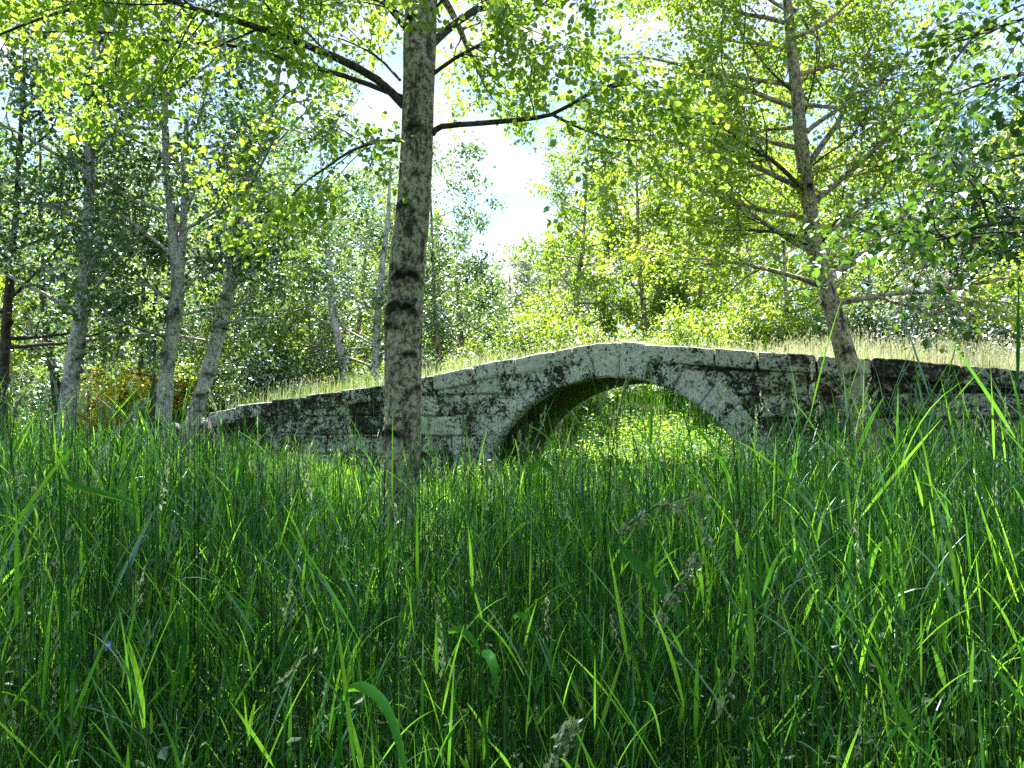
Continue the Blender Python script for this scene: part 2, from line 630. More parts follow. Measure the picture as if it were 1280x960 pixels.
wall_face(0.0, 1, 'spandrel_wall')
wall_face(BW, -1, 'spandrel_wall')


def arch_ring(v0, sgn):
    """the ring of voussoirs: front face with a return into the soffit"""
    th0, th1 = R(-8), R(188)
    nth = 620
    th = np.linspace(th0, th1, nth)
    nv = 19
    edges = np.concatenate([[th0], th0 + np.cumsum(rng.uniform(0.8, 1.2, nv))])
    edges = th0 + (edges - th0) / (edges[-1] - th0) * (th1 - th0)
    idx = np.clip(np.searchsorted(edges, th) - 1, 0, nv - 1)
    dth = np.minimum(th - edges[idx], edges[idx + 1] - th) * (RA + 0.25)
    thick = RING + rng.uniform(-0.10, 0.10, nv)
    off = rng.uniform(-0.03, 0.025, nv)
    rows = 46
    f = np.linspace(0, 1, rows)
    ret = 8
    joint = np.exp(-(dth / 0.010) ** 2)
    gap = 0.7 * np.exp(-(dth / 0.013) ** 2)
    rr = RA + f[:, None] * thick[idx][None]
    Ug = UC + rr * np.cos(th)[None]
    Z = ZC + rr * np.sin(th)[None]
    p = np.stack([Ug, Z, 0 * Z], -1)
    edge = np.minimum(f[:, None] * thick[idx][None], (1 - f[:, None]) * thick[idx][None])
    dp = 0.026 + off[idx][None] - 0.05 * gap[None] - 0.035 * np.exp(-(edge / 0.02) ** 2) + 0.014 * fbm(p, 7, 3, 31) + 0.02 * fbm(p, 1.5, 2, 14)
    Vf = B(Ug, v0 - sgn * dp, Z)
    # the return: from the lower edge back into the barrel, and from the upper edge back into the wall
    back = np.linspace(0.25, 0.0, ret)[:, None] ** 1.0
    dpr = dp[0][None] * (1 - back / 0.25) - back
    rin = RA - 0.01 * fbm(np.stack([np.broadcast_to(Ug[0], dpr.shape), np.broadcast_to(Z[0], dpr.shape), dpr], -1), 6, 2, 3) + 0.0 * dpr
    rin[-1] = RA
    rin = rin + 0.02 * gap[None]
    Vr = B(UC + rin * np.cos(th)[None], v0 - sgn * dpr, ZC + rin * np.sin(th)[None])
    Vo = B(Ug[-1][None], v0 - sgn * np.linspace(0, -0.15, 4)[1:, None] - sgn * dp[-1][None] * 0.5, Z[-1][None])
    V = np.concatenate([Vr[:-1], Vf, Vo], 0)
    n = V.shape[0]
    q = grid_quads(n, nth)
    zz = V[..., 2].ravel()
    keep = (zz[q] > -0.35).any(1)
    J = np.broadcast_to(joint, V.shape[:2]) * 0.6
    sidv = hash3(idx, idx * 0, idx * 0, 9)
    lich = np.broadcast_to(0.10 + 0.12 * (sidv - 0.5) - 0.05 * S((UC + RA * np.cos(th) - 1.6) / 1.0), V.shape[:2])
    gr = np.broadcast_to(np.clip(0.05 + 0.6 * S((np.cos(th) * RA - 1.3) / 1.2), 0, 1), V.shape[:2])
    return add_mesh('arch_ring', V.reshape(-1, 3), q[keep], M['stone'], bridge, dict(joint=J.ravel(), lich=lich.ravel(), green=gr.ravel()), True)


arch_ring(0.0, 1)
arch_ring(BW, -1)

# the barrel (soffit) between the two rings
nth, nvv = 220, 110
th = np.linspace(R(-8), R(188), nth)
vv = np.linspace(0.2, BW - 0.2, nvv)
thg, vg = np.meshgrid(th, vv, indexing='ij')
p = np.stack([thg * RA, vg, 0 * vg], -1)
row = np.floor(thg * RA / 0.33).astype(int)
fr = (thg * RA / 0.33) % 1
col = (vg / 0.7 + hash3(row, row * 0, row * 0, 4)) % 1
dj = np.minimum(np.minimum(fr, 1 - fr) * 0.33, np.minimum(col, 1 - col) * 0.7)
rb = RA + 0.03 * np.exp(-(dj / 0.02) ** 2) - 0.012 * fbm(p, 5, 3, 2) + 0.012 * (hash3(row, np.floor(vg / 0.7 + hash3(row, row * 0, row * 0, 4)).astype(int), row * 0, 5) - 0.5)
V = B(UC + rb * np.cos(thg), vg, ZC + rb * np.sin(thg))
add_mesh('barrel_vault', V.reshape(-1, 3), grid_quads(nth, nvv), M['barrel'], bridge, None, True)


def stone_block(mb, u0, u1, v0, v1, top_f, t, rgen, lich, green, rnd=0.04, amp=0.012, nu=26, nv=12, nz=9, seed=0):
    """a weathered block from u0 to u1 whose top follows top_f(u); t is its thickness"""
    du, dv = (u1 - u0) / 2, (v1 - v0) / 2
    h = np.array([du, dv, t / 2])
    faces = []
    for ax in range(3):
        a, b = [i for i in range(3) if i != ax]
        na = {0: nu, 1: nv, 2: nz}[a]
        nb = {0: nu, 1: nv, 2: nz}[b]
        for s in (-1, 1):
            A_, B_ = np.meshgrid(np.linspace(-1, 1, na), np.linspace(-1, 1, nb), indexing='ij')
            c = np.zeros((na, nb, 3))
            c[..., a] = A_ * h[a]
            c[..., b] = B_ * h[b]
            c[..., ax] = s * h[ax]
            q = grid_quads(na, nb)
            faces.append((c.reshape(-1, 3), q if (s > 0) == (ax != 1) else q[:, ::-1]))
    tilt = rgen.normal(0, 0.008)
    for c, q in faces:
        r = min(rnd, h.min() * 0.9)
        inner = np.clip(c, -(h - r), h - r)
        d = c - inner
        c2 = inner + r * norm(d) * (np.linalg.norm(d, axis=1, keepdims=True) > 1e-6)
        u = (u0 + u1) / 2 + c2[:, 0]
        nzv = fbm(np.stack([u, c2[:, 1] + seed * 3.1, c2[:, 2]], -1), 5, 3, seed)
        nrm = norm(d + 1e-9)
        c2 = c2 + nrm * (amp * nzv)[:, None]
        c2[:, 2] += 0.012 * vnoise(np.stack([u, c2[:, 1], 0 * u], -1), 2.2, 5 + seed)
        u = (u0 + u1) / 2 + c2[:, 0]
        z = top_f(u) - t / 2 + c2[:, 2] + tilt * c2[:, 0] / max(du, .1)
        V = B(u, (v0 + v1) / 2 + c2[:, 1], z)
        mb.add(V, q, joint=np.zeros(len(V)), lich=np.full(len(V), lich), green=np.full(len(V), green))


for v0, v1, seed in ((-0.05, 0.42, 1), (BW - 0.42, BW + 0.05, 2)):
    mb = MB()
    u = U_L
    i = 0
    while u < U_R - 0.2:
        ln = rng.uniform(0.55, 1.15)
        u1 = min(u + ln, U_R)
        mid = (u + u1) / 2
        dz = rng.normal(0, 0.009)
        stone_block(mb, u, u1 - 0.014, v0 + rng.normal(0, .012), v1, lambda q, dz=dz: ztop(q) + dz, COP, rng,
                    float(lich_of(mid, 0, 'wall')) + 0.02 + rng.uniform(-.05, .05), float(np.clip(green_of(mid, 0) * .7 + rng.uniform(-.2, .2), 0, 1)), seed=i + 40 * seed)
        u = u1
        i += 1
    mb.build('coping', M['stone'], bridge, True)

# the earth of the road over the bridge, between the copings
us = np.linspace(U_L + 0.1, U_R, 160)
vs_ = np.linspace(0.40, BW - 0.40, 14)
ug, vg = np.meshgrid(us, vs_, indexing='ij')
zz = ztop(ug) - 0.10 + 0.05 * np.cos((vg - BW / 2) / BW * math.pi) + 0.02 * fbm(np.stack([ug, vg, 0 * ug], -1), 1.5, 3, 4)
add_mesh('deck', B(ug, vg, zz).reshape(-1, 3), grid_quads(len(us), len(vs_)), M['deck'], bridge, None, True)
# the two end walls of the bridge
mb = MB()
for k in range(5):
    stone_block(mb, U_L - 0.26 + 0.03 * k % .05, U_L + 0.10, 0.02, BW - 0.02, lambda q, k=k: 0 * q + TZ[0] - 0.06 - 0.3 * k, 0.30, rng, -0.06, 0.3, seed=70 + k, amp=0.03, rnd=.08, nv=30)
mb.build('end_wall', M['stone'], bridge, True)

# ------------------------------------------------------------------ trees


class Tree:
    def __init__(self, seed, leaf=0.055, per_twig=8, clen=(0.95, 0.38), dens=(3.4, 6.0), up=(0.05, 0.02, -0.10), shape=6, spread=1.0):
        self.g = np.random.default_rng(seed)
        self.leaf, self.per, self.clen, self.dens, self.up, self.shape, self.spread = leaf, per_twig, clen, dens, up, shape, spread
        self.woods = {}          # owner -> list of (pts, rad, sides)
        self.tw = []             # leaf-bearing polylines

    def wood(self, owner, pts, rad, sides):
        self.woods.setdefault(owner, []).append((pts, rad, sides))

    def grow(self, p, d, L_, n, wob, up):
        pts = [p]
        d = d / np.linalg.norm(d)
        for i in range(n):
            d = d + self.g.normal(0, wob, 3) + np.array([0, 0, up])
            d /= np.linalg.norm(d)
            pts.append(pts[-1] + d * L_ / n)
        return np.array(pts)

    def branchlets(self, owner, pts, r0, lvl, tmin=0.2):
        g = self.g
        seg = np.diff(pts, axis=0)
        L_ = np.linalg.norm(seg, axis=1).sum()
        k = int(L_ * self.dens[lvl] * (1 - tmin) + g.uniform(0.3, 1.2))
        n = len(pts) - 1
        for _ in range(k):
            t = g.uniform(tmin, 1.0)
            i = min(int(t * n), n - 1)
            f = t * n - i
            p = pts[i] * (1 - f) + pts[i + 1] * f
            d = seg[i] / np.linalg.norm(seg[i])
            a = g.normal(0, 1, 3)
            a -= a.dot(d) * d
            a /= np.linalg.norm(a)
            ang = g.uniform(0.5, 1.15)
            c = d * math.cos(ang) + a * math.sin(ang)
            c[2] *= 0.75
            cl = self.clen[lvl] * g.uniform(0.55, 1.3) * (1.15 - 0.5 * t)
            if lvl == 0:
                cp = self.grow(p, c, cl, 5, 0.16, self.up[1])
                rr = max(0.0035, min(0.45 * r0 * (1 - .6 * t), 0.012 * cl + 0.003))
                self.wood(owner, cp, np.linspace(rr, rr * .3, 6), 4)
                self.branchlets(owner, cp, rr, 1)
                self.tw.append((cp[2:], 0.7))
            else:
                cp = self.grow(p, c, cl, 3, 0.2, self.up[2])
                self.wood(owner, cp, np.linspace(0.0028, 0.001, 4), 3)
                self.tw.append((cp, 1.0))

    def limb(self, owner, pts, r0, r1, sides=7, tmin=0.15):
        pts = np.asarray(pts, float)
        rad = r1 + (r0 - r1) * (1 - np.linspace(0, 1, len(pts))) ** 0.8
        self.wood(owner, pts, rad, sides)
        self.branchlets(owner, pts, r0, 0, tmin)

    def auto(self, owner, trunk, rad, n, h0, h1, len_f, az=None, el=(0.25, 0.75), front=0.75):
        g = self.g
        z = trunk[:, 2]
        a0 = g.uniform(0, 6.28)
        for i in range(n):
            f = (i + g.uniform(0, 1)) / n
            h = h0 + (h1 - h0) * f
            k = int(np.clip(np.searchsorted(z, h), 1, len(z) - 1))
            a = a0 + i * 2.399 + g.uniform(-.4, .4) if az is None else g.uniform(*az)
            off = (a + math.pi / 2 + math.pi) % (2 * math.pi) - math.pi
            if abs(off) < front:
                a += math.copysign(front + 0.5, off)
            e = g.uniform(*el)
            d = np.array([math.cos(a) * math.cos(e), math.sin(a) * math.cos(e), math.sin(e)])
            Ln = len_f(f) * g.uniform(0.75, 1.2)
            r0 = min(rad[k] * 0.55, 0.012 * Ln + 0.006)
            self.limb(owner, self.grow(trunk[k], d, Ln, 8, 0.09, self.up[0]), r0, 0.004, 5)

    def leaves(self, mult=1.0, tint_shift=0.0):
        g = self.g
        groups = {}
        for pts, w in self.tw:
            groups.setdefault((len(pts), w), []).append(pts)
        cs, ts = [], []
        for (n, w), lst in groups.items():
            A = np.array(lst)
            m = max(1, int(round(self.per * w * mult)))
            B_ = len(A)
            t = g.uniform(0.12, 1.0, (B_, m)) * (n - 1)
            i = np.minimum(t.astype(int), n - 2)
            f = (t - i)[..., None]
            b = np.arange(B_)[:, None]
            c = A[b, i] * (1 - f) + A[b, i + 1] * f
            d = norm(A[b, i + 1] - A[b, i])
            cs.append(c.reshape(-1, 3))
            ts.append(d.reshape(-1, 3))
        c = np.concatenate(cs)
        d = np.concatenate(ts)
        k = len(c)
        t = norm(d * 0.5 + g.normal(0, 0.6, (k, 3)) + np.array([0, 0, -0.35]))
        nn = g.normal(0, 0.75, (k, 3)) + np.array([0, 0, 0.9])
        nn = norm(nn - (nn * t).sum(1, keepdims=True) * t)
        s = np.cross(t, nn)
        l = self.leaf * g.uniform(0.45, 1.35, k)[:, None]
        w = l * 0.80
        c = c + t * l * 0.25 + g.normal(0, self.leaf * 1.25, (k, 3))
        if self.shape == 6:
            vs_ = [c, c + .30 * l * t - .5 * w * s + .10 * w * nn, c + .68 * l * t - .40 * w * s + .08 * w * nn, c + l * t - .06 * l * nn,
                   c + .68 * l * t + .40 * w * s + .08 * w * nn, c + .30 * l * t + .5 * w * s + .10 * w * nn]
            V = np.stack(vs_, 1).reshape(-1, 3)
            q = np.array([[0, 1, 2, 3], [0, 3, 4, 5]])
        else:
            vs_ = [c, c + .45 * l * t - .5 * w * s + .08 * w * nn, c + l * t, c + .45 * l * t + .5 * w * s + .08 * w * nn]
            V = np.stack(vs_, 1).reshape(-1, 3)
            q = np.array([[0, 1, 2, 3]])
        nvt = len(vs_)
        Q = (q[None] + (np.arange(k) * nvt)[:, None, None]).reshape(-1, 4)
        cl = 0.5 + 0.45 * fbm(c, 0.9, 2, 77)
        tint = np.clip(0.55 * cl + 0.45 * g.uniform(0, 1, k) + tint_shift, 0, 1)
        return V, Q, np.repeat(tint, nvt)

    def build_wood(self, owner, name, mat, parent, extra=None):
        mb = MB()
        if extra is not None:
            mb.add(extra[0], extra[1], bark=extra[2])
        by = {}
        for pts, rad, s in self.woods.get(owner, []):
            by.setdefault((len(pts), s), []).append((pts, rad))
        for (n, s), lst in by.items():
            tubes(mb, np.array([x[0] for x in lst]), np.array([x[1] for x in lst]), s)
        return mb.build(name, mat, parent, True)


def trunk_mesh(ctrl, sides=28, step=0.05, rough=0.06, seed=0, scars=0.0, flare=0.35, explicit=(), big=1.0):
    """ctrl rows x y z r -> (V, Q, bark, scar), centre line, radii"""
    c = catmull(ctrl, step)
    pts, rad = c[:, :3], c[:, 3].copy()
    h = pts[:, 2] - pts[0, 2]
    rad = rad * (1 + flare * np.exp(-h / 0.32))
    th = np.arange(sides) / sides * 2 * math.pi
    tan = norm(np.gradient(pts, axis=0))
    e1 = norm(np.cross(tan, np.array([0, 1.0, 0])))
    e2 = np.cross(tan, e1)
    bc = np.stack([np.cos(th)[None] * rad[0] + 0 * h[:, None] + seed, np.sin(th)[None] * rad[0] + 0 * h[:, None], h[:, None] + 0 * th[None]], -1)
    q = bc * np.array([7, 7, 3.0]) / max(rad[0] * 8, .5)
    nzv = fbm(q, 1.0, 3, seed + 5)
    nzf = vnoise(bc * np.array([14, 14, 60.0]), 1.0, seed + 9)
    g = np.random.default_rng(seed + 99)
    scar = np.zeros(nzv.shape)
    bump = np.zeros(nzv.shape)
    lst = [(g.uniform(0.2, h[-1] * 0.9), g.uniform(0, 6.28), g.uniform(.3, .9) * big ** .5, g.uniform(.25, 1) * big) for _ in range(int(scars * h[-1]))] + list(explicit)
    for hh, aa, wa, sz in lst:
        aa -= math.pi
        da = (th - aa + math.pi) % (2 * math.pi) - math.pi
        arch = hh + 0.05 * sz * np.cos(da / wa * 1.4)          # eyebrow-shaped ridge
        dd = h[:, None] - arch[None]
        w = np.exp(-(da / wa) ** 4)[None]
        scar = np.maximum(scar, w * np.exp(-(dd / (0.030 * sz + .008)) ** 2) * (1.0 + .9 * np.clip(nzf, -1, 1)))
        bump += w * (0.030 * sz * np.exp(-((dd - 0.02) / 0.03) ** 2) - 0.016 * sz * np.exp(-((dd + 0.015) / 0.018) ** 2))
    rr = rad[:, None] * (1 + rough * nzv + 0.012 * nzf) + bump * min(1, rad[0] / .12)
    V = pts[:, None] + e1[:, None] * (np.cos(th)[None] * rr)[..., None] + e2[:, None] * (np.sin(th)[None] * rr)[..., None]
    return (V.reshape(-1, 3), grid_quads(len(pts), sides, True), bc.reshape(-1, 3), np.clip(scar, 0, 1).ravel()), pts, rad


def px_trunk(rows, depth, base=True):
    """rows of (px, py, width_px[, depth]) bottom to top -> control points"""
    out = []
    for r_ in rows:
        d = r_[3] if len(r_) > 3 else depth
        p = P(r_[0], r_[1], d)
        out.append([*p, r_[2] / 2 / F * d])
    out = np.array(out)
    if base:
        b = out[0].copy()
        z0 = gz(b[0], b[1]) - 0.08
        out[0, 2] = min(out[0, 2], z0)
    return out


def add_trunk(name, data, mat, parent, tree=None):
    V, Q, bc, sc = data
    mb = MB()
    mb.add(V, Q, bark=bc, scar=sc)
    if tree is not None:
        by = {}
        for pts, rad, s in tree.woods.get('trunk', []):
            by.setdefault((len(pts), s), []).append((pts, rad))
        for (n, s), lst in by.items():
            before = mb.n
            tubes(mb, np.array([x[0] for x in lst]), np.array([x[1] for x in lst]), s)
            mb.a['scar'].append(np.zeros(mb.n - before))
    return mb.build(name, mat, parent, True)


# ---- the main tree by the camera
D1 = 7.0
root = empty('birch_tree', (*P(497, 700, D1)[:2], 0))
tag(root, 'big grey-brown birch nearest the viewer, before the left ramp of the bridge', 'tree')
ctrl = px_trunk([(497, 705, 54), (500, 600, 48), (504, 480, 46), (507, 350, 45), (518, 220, 41), (523, 110, 41), (526, 40, 42), (531, -60, 38), (540, -200, 34), (545, -380, 28), (552, -560, 20), (556, -720, 10)], D1)
data, tp, tr = trunk_mesh(ctrl, 56, 0.022, 0.085, 1, 2.2, 0.45,
                          explicit=[(2.42, 4.6, 1.0, 1.9), (2.72, 4.9, 0.9, 1.6), (2.3, 4.0, .6, 1.0), (2.05, 5.2, .5, .9), (1.75, 5.6, .4, 1.0), (1.35, 4.2, .9, 1.2), (3.35, 4.3, .7, 1.0), (4.05, 4.7, .8, 1.1)])
T = Tree(5, leaf=0.055, per_twig=20, clen=(1.0, 0.42), dens=(6.0, 9), up=(0.03, 0.0, -0.16))
mains = [
    ([(505, 132, 7.0), (472, 100, 6.95), (420, 72, 6.75), (360, 48, 6.5), (290, 24, 6.1), (210, 0, 5.8), (110, -40, 5.4)], .040, .010),
    ([(503, 122, 7.0), (440, 98, 7.1), (370, 78, 7.0), (300, 58, 6.8), (220, 52, 6.5), (130, 40, 6.2), (40, 40, 5.9)], .026, .006),
    ([(540, 168, 7.0), (552, 158, 6.95), (600, 154, 6.8), (645, 150, 6.6), (690, 143, 6.4), (735, 118, 6.1), (790, 96, 5.8)], .030, .006),
    ([(690, 143, 6.4), (720, 158, 6.2), (760, 172, 6.0), (800, 176, 5.8)], .014, .004),
    ([(503, 176, 7.0), (478, 176, 6.8), (440, 188, 6.6), (410, 208, 6.4), (385, 225, 6.2), (362, 246, 6.0)], .017, .004),
    ([(538, 95, 7.0), (570, 72, 6.9), (620, 45, 6.7), (665, 15, 6.5), (720, -25, 6.2)], .020, .005),
    ([(540, 55, 7.0), (570, 28, 7.1), (610, 2, 7.2), (660, -40, 7.3), (720, -100, 7.4)], .040, .010),
    ([(512, 42, 7.0), (490, 15, 6.9), (470, -15, 6.8), (430, -80, 6.5), (380, -150, 6.2)], .024, .006),
    ([(535, 20, 7.0), (565, -10, 6.6), (600, -20, 6.2), (640, -10, 5.9), (690, 10, 5.6)], .014, .004),
    ([(505, 20, 7.0), (470, 0, 6.7), (420, -8, 6.4), (360, -5, 6.1), (300, 0, 5.9)], .014, .004),
    ([(512, -40, 7.0), (420, -62, 6.6), (300, -45, 6.2), (180, -12, 5.9), (60, 20, 5.6), (-40, 60, 5.4)], .026, .006),
    ([(500, 100, 7.0), (470, 70, 7.3), (430, 50, 7.6), (390, 40, 7.9)], .014, .004),
]
for k, (pl, r0, r1) in enumerate(mains):
    pts = catmull([P(*q) for q in pl], 0.14)
    T.limb(k, pts, r0, r1, 10, 0.22 if k != 2 else 0.4)
# higher limbs above the picture, which shade the grass
T.auto('trunk', tp, tr, 20, 5.2, 11.5, lambda f: 3.9 - 1.9 * f, el=(0.05, 0.6), front=0)
add_trunk('trunk', data, M['bark_main'], root, T)
for k in range(len(mains)):
    T.build_wood(k, 'branch', M['bark_dark'], root)
V, Q, ti = T.leaves(1.0)
add_mesh('crown', V, Q, M['leaf_main'], root, {'tint': ti})
print('main leaves', len(Q) // 2)

# ---- the leaning tree on the right
D2 = 10.5
b = P(1112, 658, D2)
root = empty('birch_tree', (b[0], b[1], gz(b[0], b[1])))
tag(root, 'slender leaning birch before the right half of the bridge, with the broad sunlit crown', 'tree')
ctrl = px_trunk([(1114, 660, 33), (1096, 590, 30), (1076, 520, 27), (1061, 460, 26), (1045, 400, 23), (1030, 350, 21), (1018, 310, 20), (1012, 260, 19), (1004, 200, 17), (997, 130, 15), (990, 60, 13), (984, 0, 11), (975, -110, 9), (968, -230, 6), (964, -330, 3)], D2)
data, tp2, tr2 = trunk_mesh(ctrl, 36, 0.03, 0.06, 2, 2.6, 0.3, explicit=[(2.35, 4.7, .8, 1.3), (2.05, 4.5, .7, 1.1)])
T = Tree(6, leaf=0.060, per_twig=12, clen=(1.05, 0.42), dens=(6.2, 9), up=(0.02, 0.0, -0.14))
limbs2 = [
    ([(1018, 312, 10.5), (995, 297, 10.4), (970, 290, 10.2), (940, 288, 10.0), (905, 288, 9.8)], .034, .007),
    ([(1010, 245, 10.5), (992, 225, 10.4), (965, 200, 10.2), (935, 182, 10.0), (895, 155, 9.8), (850, 147, 9.6), (815, 144, 9.4)], .034, .006),
    ([(999, 122, 10.5), (980, 105, 10.5), (955, 80, 10.6), (935, 52, 10.7), (915, 25, 10.8)], .022, .006),
    ([(1024, 312, 10.5), (1036, 288, 10.4), (1050, 270, 10.3), (1054, 240, 10.2), (1060, 205, 10.1)], .022, .006),
    ([(1006, 215, 10.5), (1030, 195, 10.3), (1065, 170, 10.0), (1090, 130, 9.8)], .016, .005),
    ([(1003, 150, 10.5), (1012, 120, 10.6), (1020, 80, 10.7), (1022, 30, 10.8)], .016, .006),
]
for k, (pl, r0, r1) in enumerate(limbs2):
    T.limb(k, catmull([P(*q) for q in pl], 0.16), r0, r1, 8, 0.2)
T.auto('trunk', tp2, tr2, 40, 2.9, 9.6, lambda f: 3.4 - 2.0 * f, el=(-0.05, 0.6), front=1.0)
add_trunk('trunk', data, M['bark_right'], root, T)
for k in range(len(limbs2)):
    T.build_wood(k, 'branch', M['bark_dark'], root)
V, Q, ti = T.leaves(1.0)
add_mesh('crown', V, Q, M['leaf_right'], root, {'tint': ti})
print('right leaves', len(Q) // 2)

# ---- the tree outside the picture on the right, whose boughs hang into it
D3 = 5.6
b = P(1560, 600, D3)
root = empty('beech_tree', (b[0], b[1], gz(b[0], b[1])))
tag(root, 'dark leafy boughs reaching in from a tree beyond the right edge', 'tree')
ctrl = px_trunk([(1560, 780, 60), (1552, 500, 52), (1548, 250, 46), (1545, 0, 40), (1540, -300, 28), (1536, -560, 10)], D3)
data, tp3, tr3 = trunk_mesh(ctrl, 32, 0.05, 0.06, 3, 1.0)
T = Tree(9, leaf=0.062, per_twig=8, clen=(0.9, 0.36), dens=(6, 9), up=(0.0, -0.02, -0.12))
limbs3 = [
    ([(1545, 262, 5.6), (1440, 272, 5.5), (1340, 276, 5.4), (1280, 278, 5.4), (1225, 282, 5.3), (1190, 296, 5.3), (1150, 304, 5.2)], .034, .005),
    ([(1400, 274, 5.5), (1320, 284, 5.7), (1270, 290, 5.8), (1215, 297, 5.9), (1160, 297, 6.0), (1110, 320, 6.1)], .018, .004),
    ([(1546, 180, 5.6), (1440, 120, 5.5), (1360, 100, 5.4), (1300, 90, 5.3), (1240, 100, 5.2), (1190, 120, 5.1)], .030, .005),
    ([(1546, 90, 5.6), (1440, 30, 5.7), (1340, 10, 5.8), (1260, 30, 5.9), (1190, 50, 6.0)], .030, .005),
    ([(1546, 200, 5.6), (1450, 190, 5.2), (1360, 185, 4.9), (1290, 190, 4.7), (1235, 205, 4.6)], .024, .005),
]
for k, (pl, r0, r1) in enumerate(limbs3):
    T.limb(k, catmull([P(*q) for q in pl], 0.14), r0, r1, 8, 0.4)
T.auto('trunk', tp3, tr3, 18, 4.6, 8.6, lambda f: 3.4 - 1.6 * f, az=(2.0, 4.6), el=(.1, .6), front=0)  # unseen upper limbs, added to shade the grass at lower right
add_trunk('trunk', data, M['bark_dark'], root, T)
for k in range(len(limbs3)):
    T.build_wood(k, 'branch', M['bark_dark'], root)
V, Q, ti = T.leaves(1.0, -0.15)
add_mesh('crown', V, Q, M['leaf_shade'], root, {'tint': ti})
print('overhang leaves', len(Q) // 2)


LM = 4.6


# ---- generic trees from a pixel trunk
def tree(name, label, rows, depth, top_h, n_limb, len0, len1, h0, leaf, leafm, bark, seed, per=6, cat='tree', group=None, dens=(3.2, 5.0), clen=(.9, .4),
         limbs=(), forks=(), scars=3.2, shape=6, el=(0.05, 0.65), sides=18, mult=1.0, az=None, up=(0.03, 0.0, -0.10), tint=0.0):
    ctrl = px_trunk(rows, depth)
    # carry the trunk on up to its full height
    t_ = ctrl[-1]
    dv = ctrl[-1, :3] - ctrl[-2, :3]
    dv = dv / dv[2]
    zt = ctrl[0, 2] + top_h
    if zt > t_[2] + 0.4:
        for f in (0.5, 1.0):
            z = t_[2] + (zt - t_[2]) * f
            ctrl = np.vstack([ctrl, [*(t_[:2] + dv[:2] * (z - t_[2]) * 0.5), z, t_[3] * (1 - .9 * f)]])
    root = empty(name, (ctrl[0, 0], ctrl[0, 1], ctrl[0, 2] + .08))
    tag(root, label, cat, group)
    data, tp, tr = trunk_mesh(ctrl, sides, 0.04, 0.07, seed, scars, 0.25, big=2.2)
    T = Tree(seed, leaf, per, clen, dens, up, shape)
    for k, (pl, r0, r1) in enumerate(limbs):
        T.limb(k, catmull([P(*q) for q in pl], 0.2), r0, r1, 6, 0.2)
    for rws in forks:
        c2 = px_trunk(rws, depth, False)
        c2 = catmull(c2, 0.12)
        T.wood('trunk', c2[:, :3], c2[:, 3], 10)
        T.auto('trunk', c2[:, :3], c2[:, 3], max(3, n_limb // 3), c2[1, 2], c2[-1, 2], lambda f: len0 * .8 + (len1 - len0 * .8) * f, el=el)
    zb = ctrl[0, 2]
    T.auto('trunk', tp, tr, n_limb, zb + h0, zb + top_h - 0.15, lambda f: len0 + (len1 - len0) * f, el=el, az=az)
    add_trunk('trunk', data, bark, root, T)
    for k in range(len(limbs)):
        T.build_wood(k, 'branch', bark, root)
    V, Q, ti = T.leaves(mult * LM, tint)
    add_mesh('crown', V, Q, leafm, root, {'tint': ti})
    return root


GL = 'birches left of the bridge'
BL, BB, BD = M['leaf_blue'], M['bark_birch'], M['bark_dark']
tree('birch_tree', 'dark upright birch trunk at the far left edge of the wood', [(1, 600, 13), (3, 520, 12), (7, 420, 11), (14, 330, 9), (21, 250, 7)], 11.0, 9.0, 28, 2.1, 1.0, 2.0, .062, BL, BD, 21, group=GL, per=6)
tree('birch_tree', 'pale birch forking at mid height, with black scars up its white trunk', [(74, 610, 26), (84, 520, 22), (91, 460, 20), (99, 410, 18), (106, 350, 16), (110, 280, 13), (113, 180, 11), (119, 80, 8)], 10.8, 9.5, 30, 2.2, 1.0, 2.2, .062, BL, BB, 22, group=GL, per=6,
     limbs=[([(103, 385, 10.8), (125, 352, 10.7), (150, 322, 10.6), (185, 292, 10.4)], .035, .008), ([(108, 320, 10.8), (85, 280, 10.6), (60, 255, 10.4)], .02, .006)])
tree('birch_tree', 'straight silvery birch standing just left of the leaning one', [(200, 620, 22), (204, 530, 20), (208, 470, 18), (216, 410, 17), (222, 365, 16), (217, 300, 12), (210, 220, 10), (206, 140, 8)], 11.0, 9.5, 30, 2.1, 1.0, 2.2, .062, BL, BB, 23, group=GL, per=6,
     forks=[[(222, 372, 12), (227, 320, 10), (231, 240, 8), (233, 150, 6)]], limbs=[([(224, 372, 11), (240, 352, 10.8), (262, 336, 10.6), (300, 322, 10.4)], .022, .006)])
tree('birch_tree', 'white birch leaning to the right beside the low end of the bridge', [(222, 610, 21), (236, 545, 19), (254, 485, 18), (271, 425, 17), (284, 372, 16), (291, 335, 13), (303, 250, 10), (328, 180, 8), (345, 110, 6)], 11.3, 8.6, 26, 2.0, 1.0, 2.2, .060, BL, BB, 24, group=GL, per=6,
     limbs=[([(286, 368, 11.3), (304, 345, 11.1), (330, 330, 10.9), (375, 322, 10.7)], .034, .008), ([(300, 255, 11.3), (290, 225, 11.2), (270, 190, 11)], .02, .006)])
tree('birch_tree', 'thin dark birch behind, left of the forking pale one', [(78, 540, 12), (70, 490, 11), (62, 440, 10), (55, 385, 8), (52, 320, 6)], 15.5, 7.5, 14, 2.0, .7, 1.8, .075, M['leaf_mid'], BD, 25, group=GL, per=5, shape=4)
tree('birch_tree', 'slim grey birch behind the left ramp, farther from the big trunk', [(432, 500, 12), (430, 470, 11), (424, 430, 10), (415, 385, 9), (411, 330, 8), (404, 260, 5)], 19.5, 7.6, 20, 2.2, .7, 1.6, .072, BL, BB, 26, group='birches behind the left ramp', per=5, shape=4)
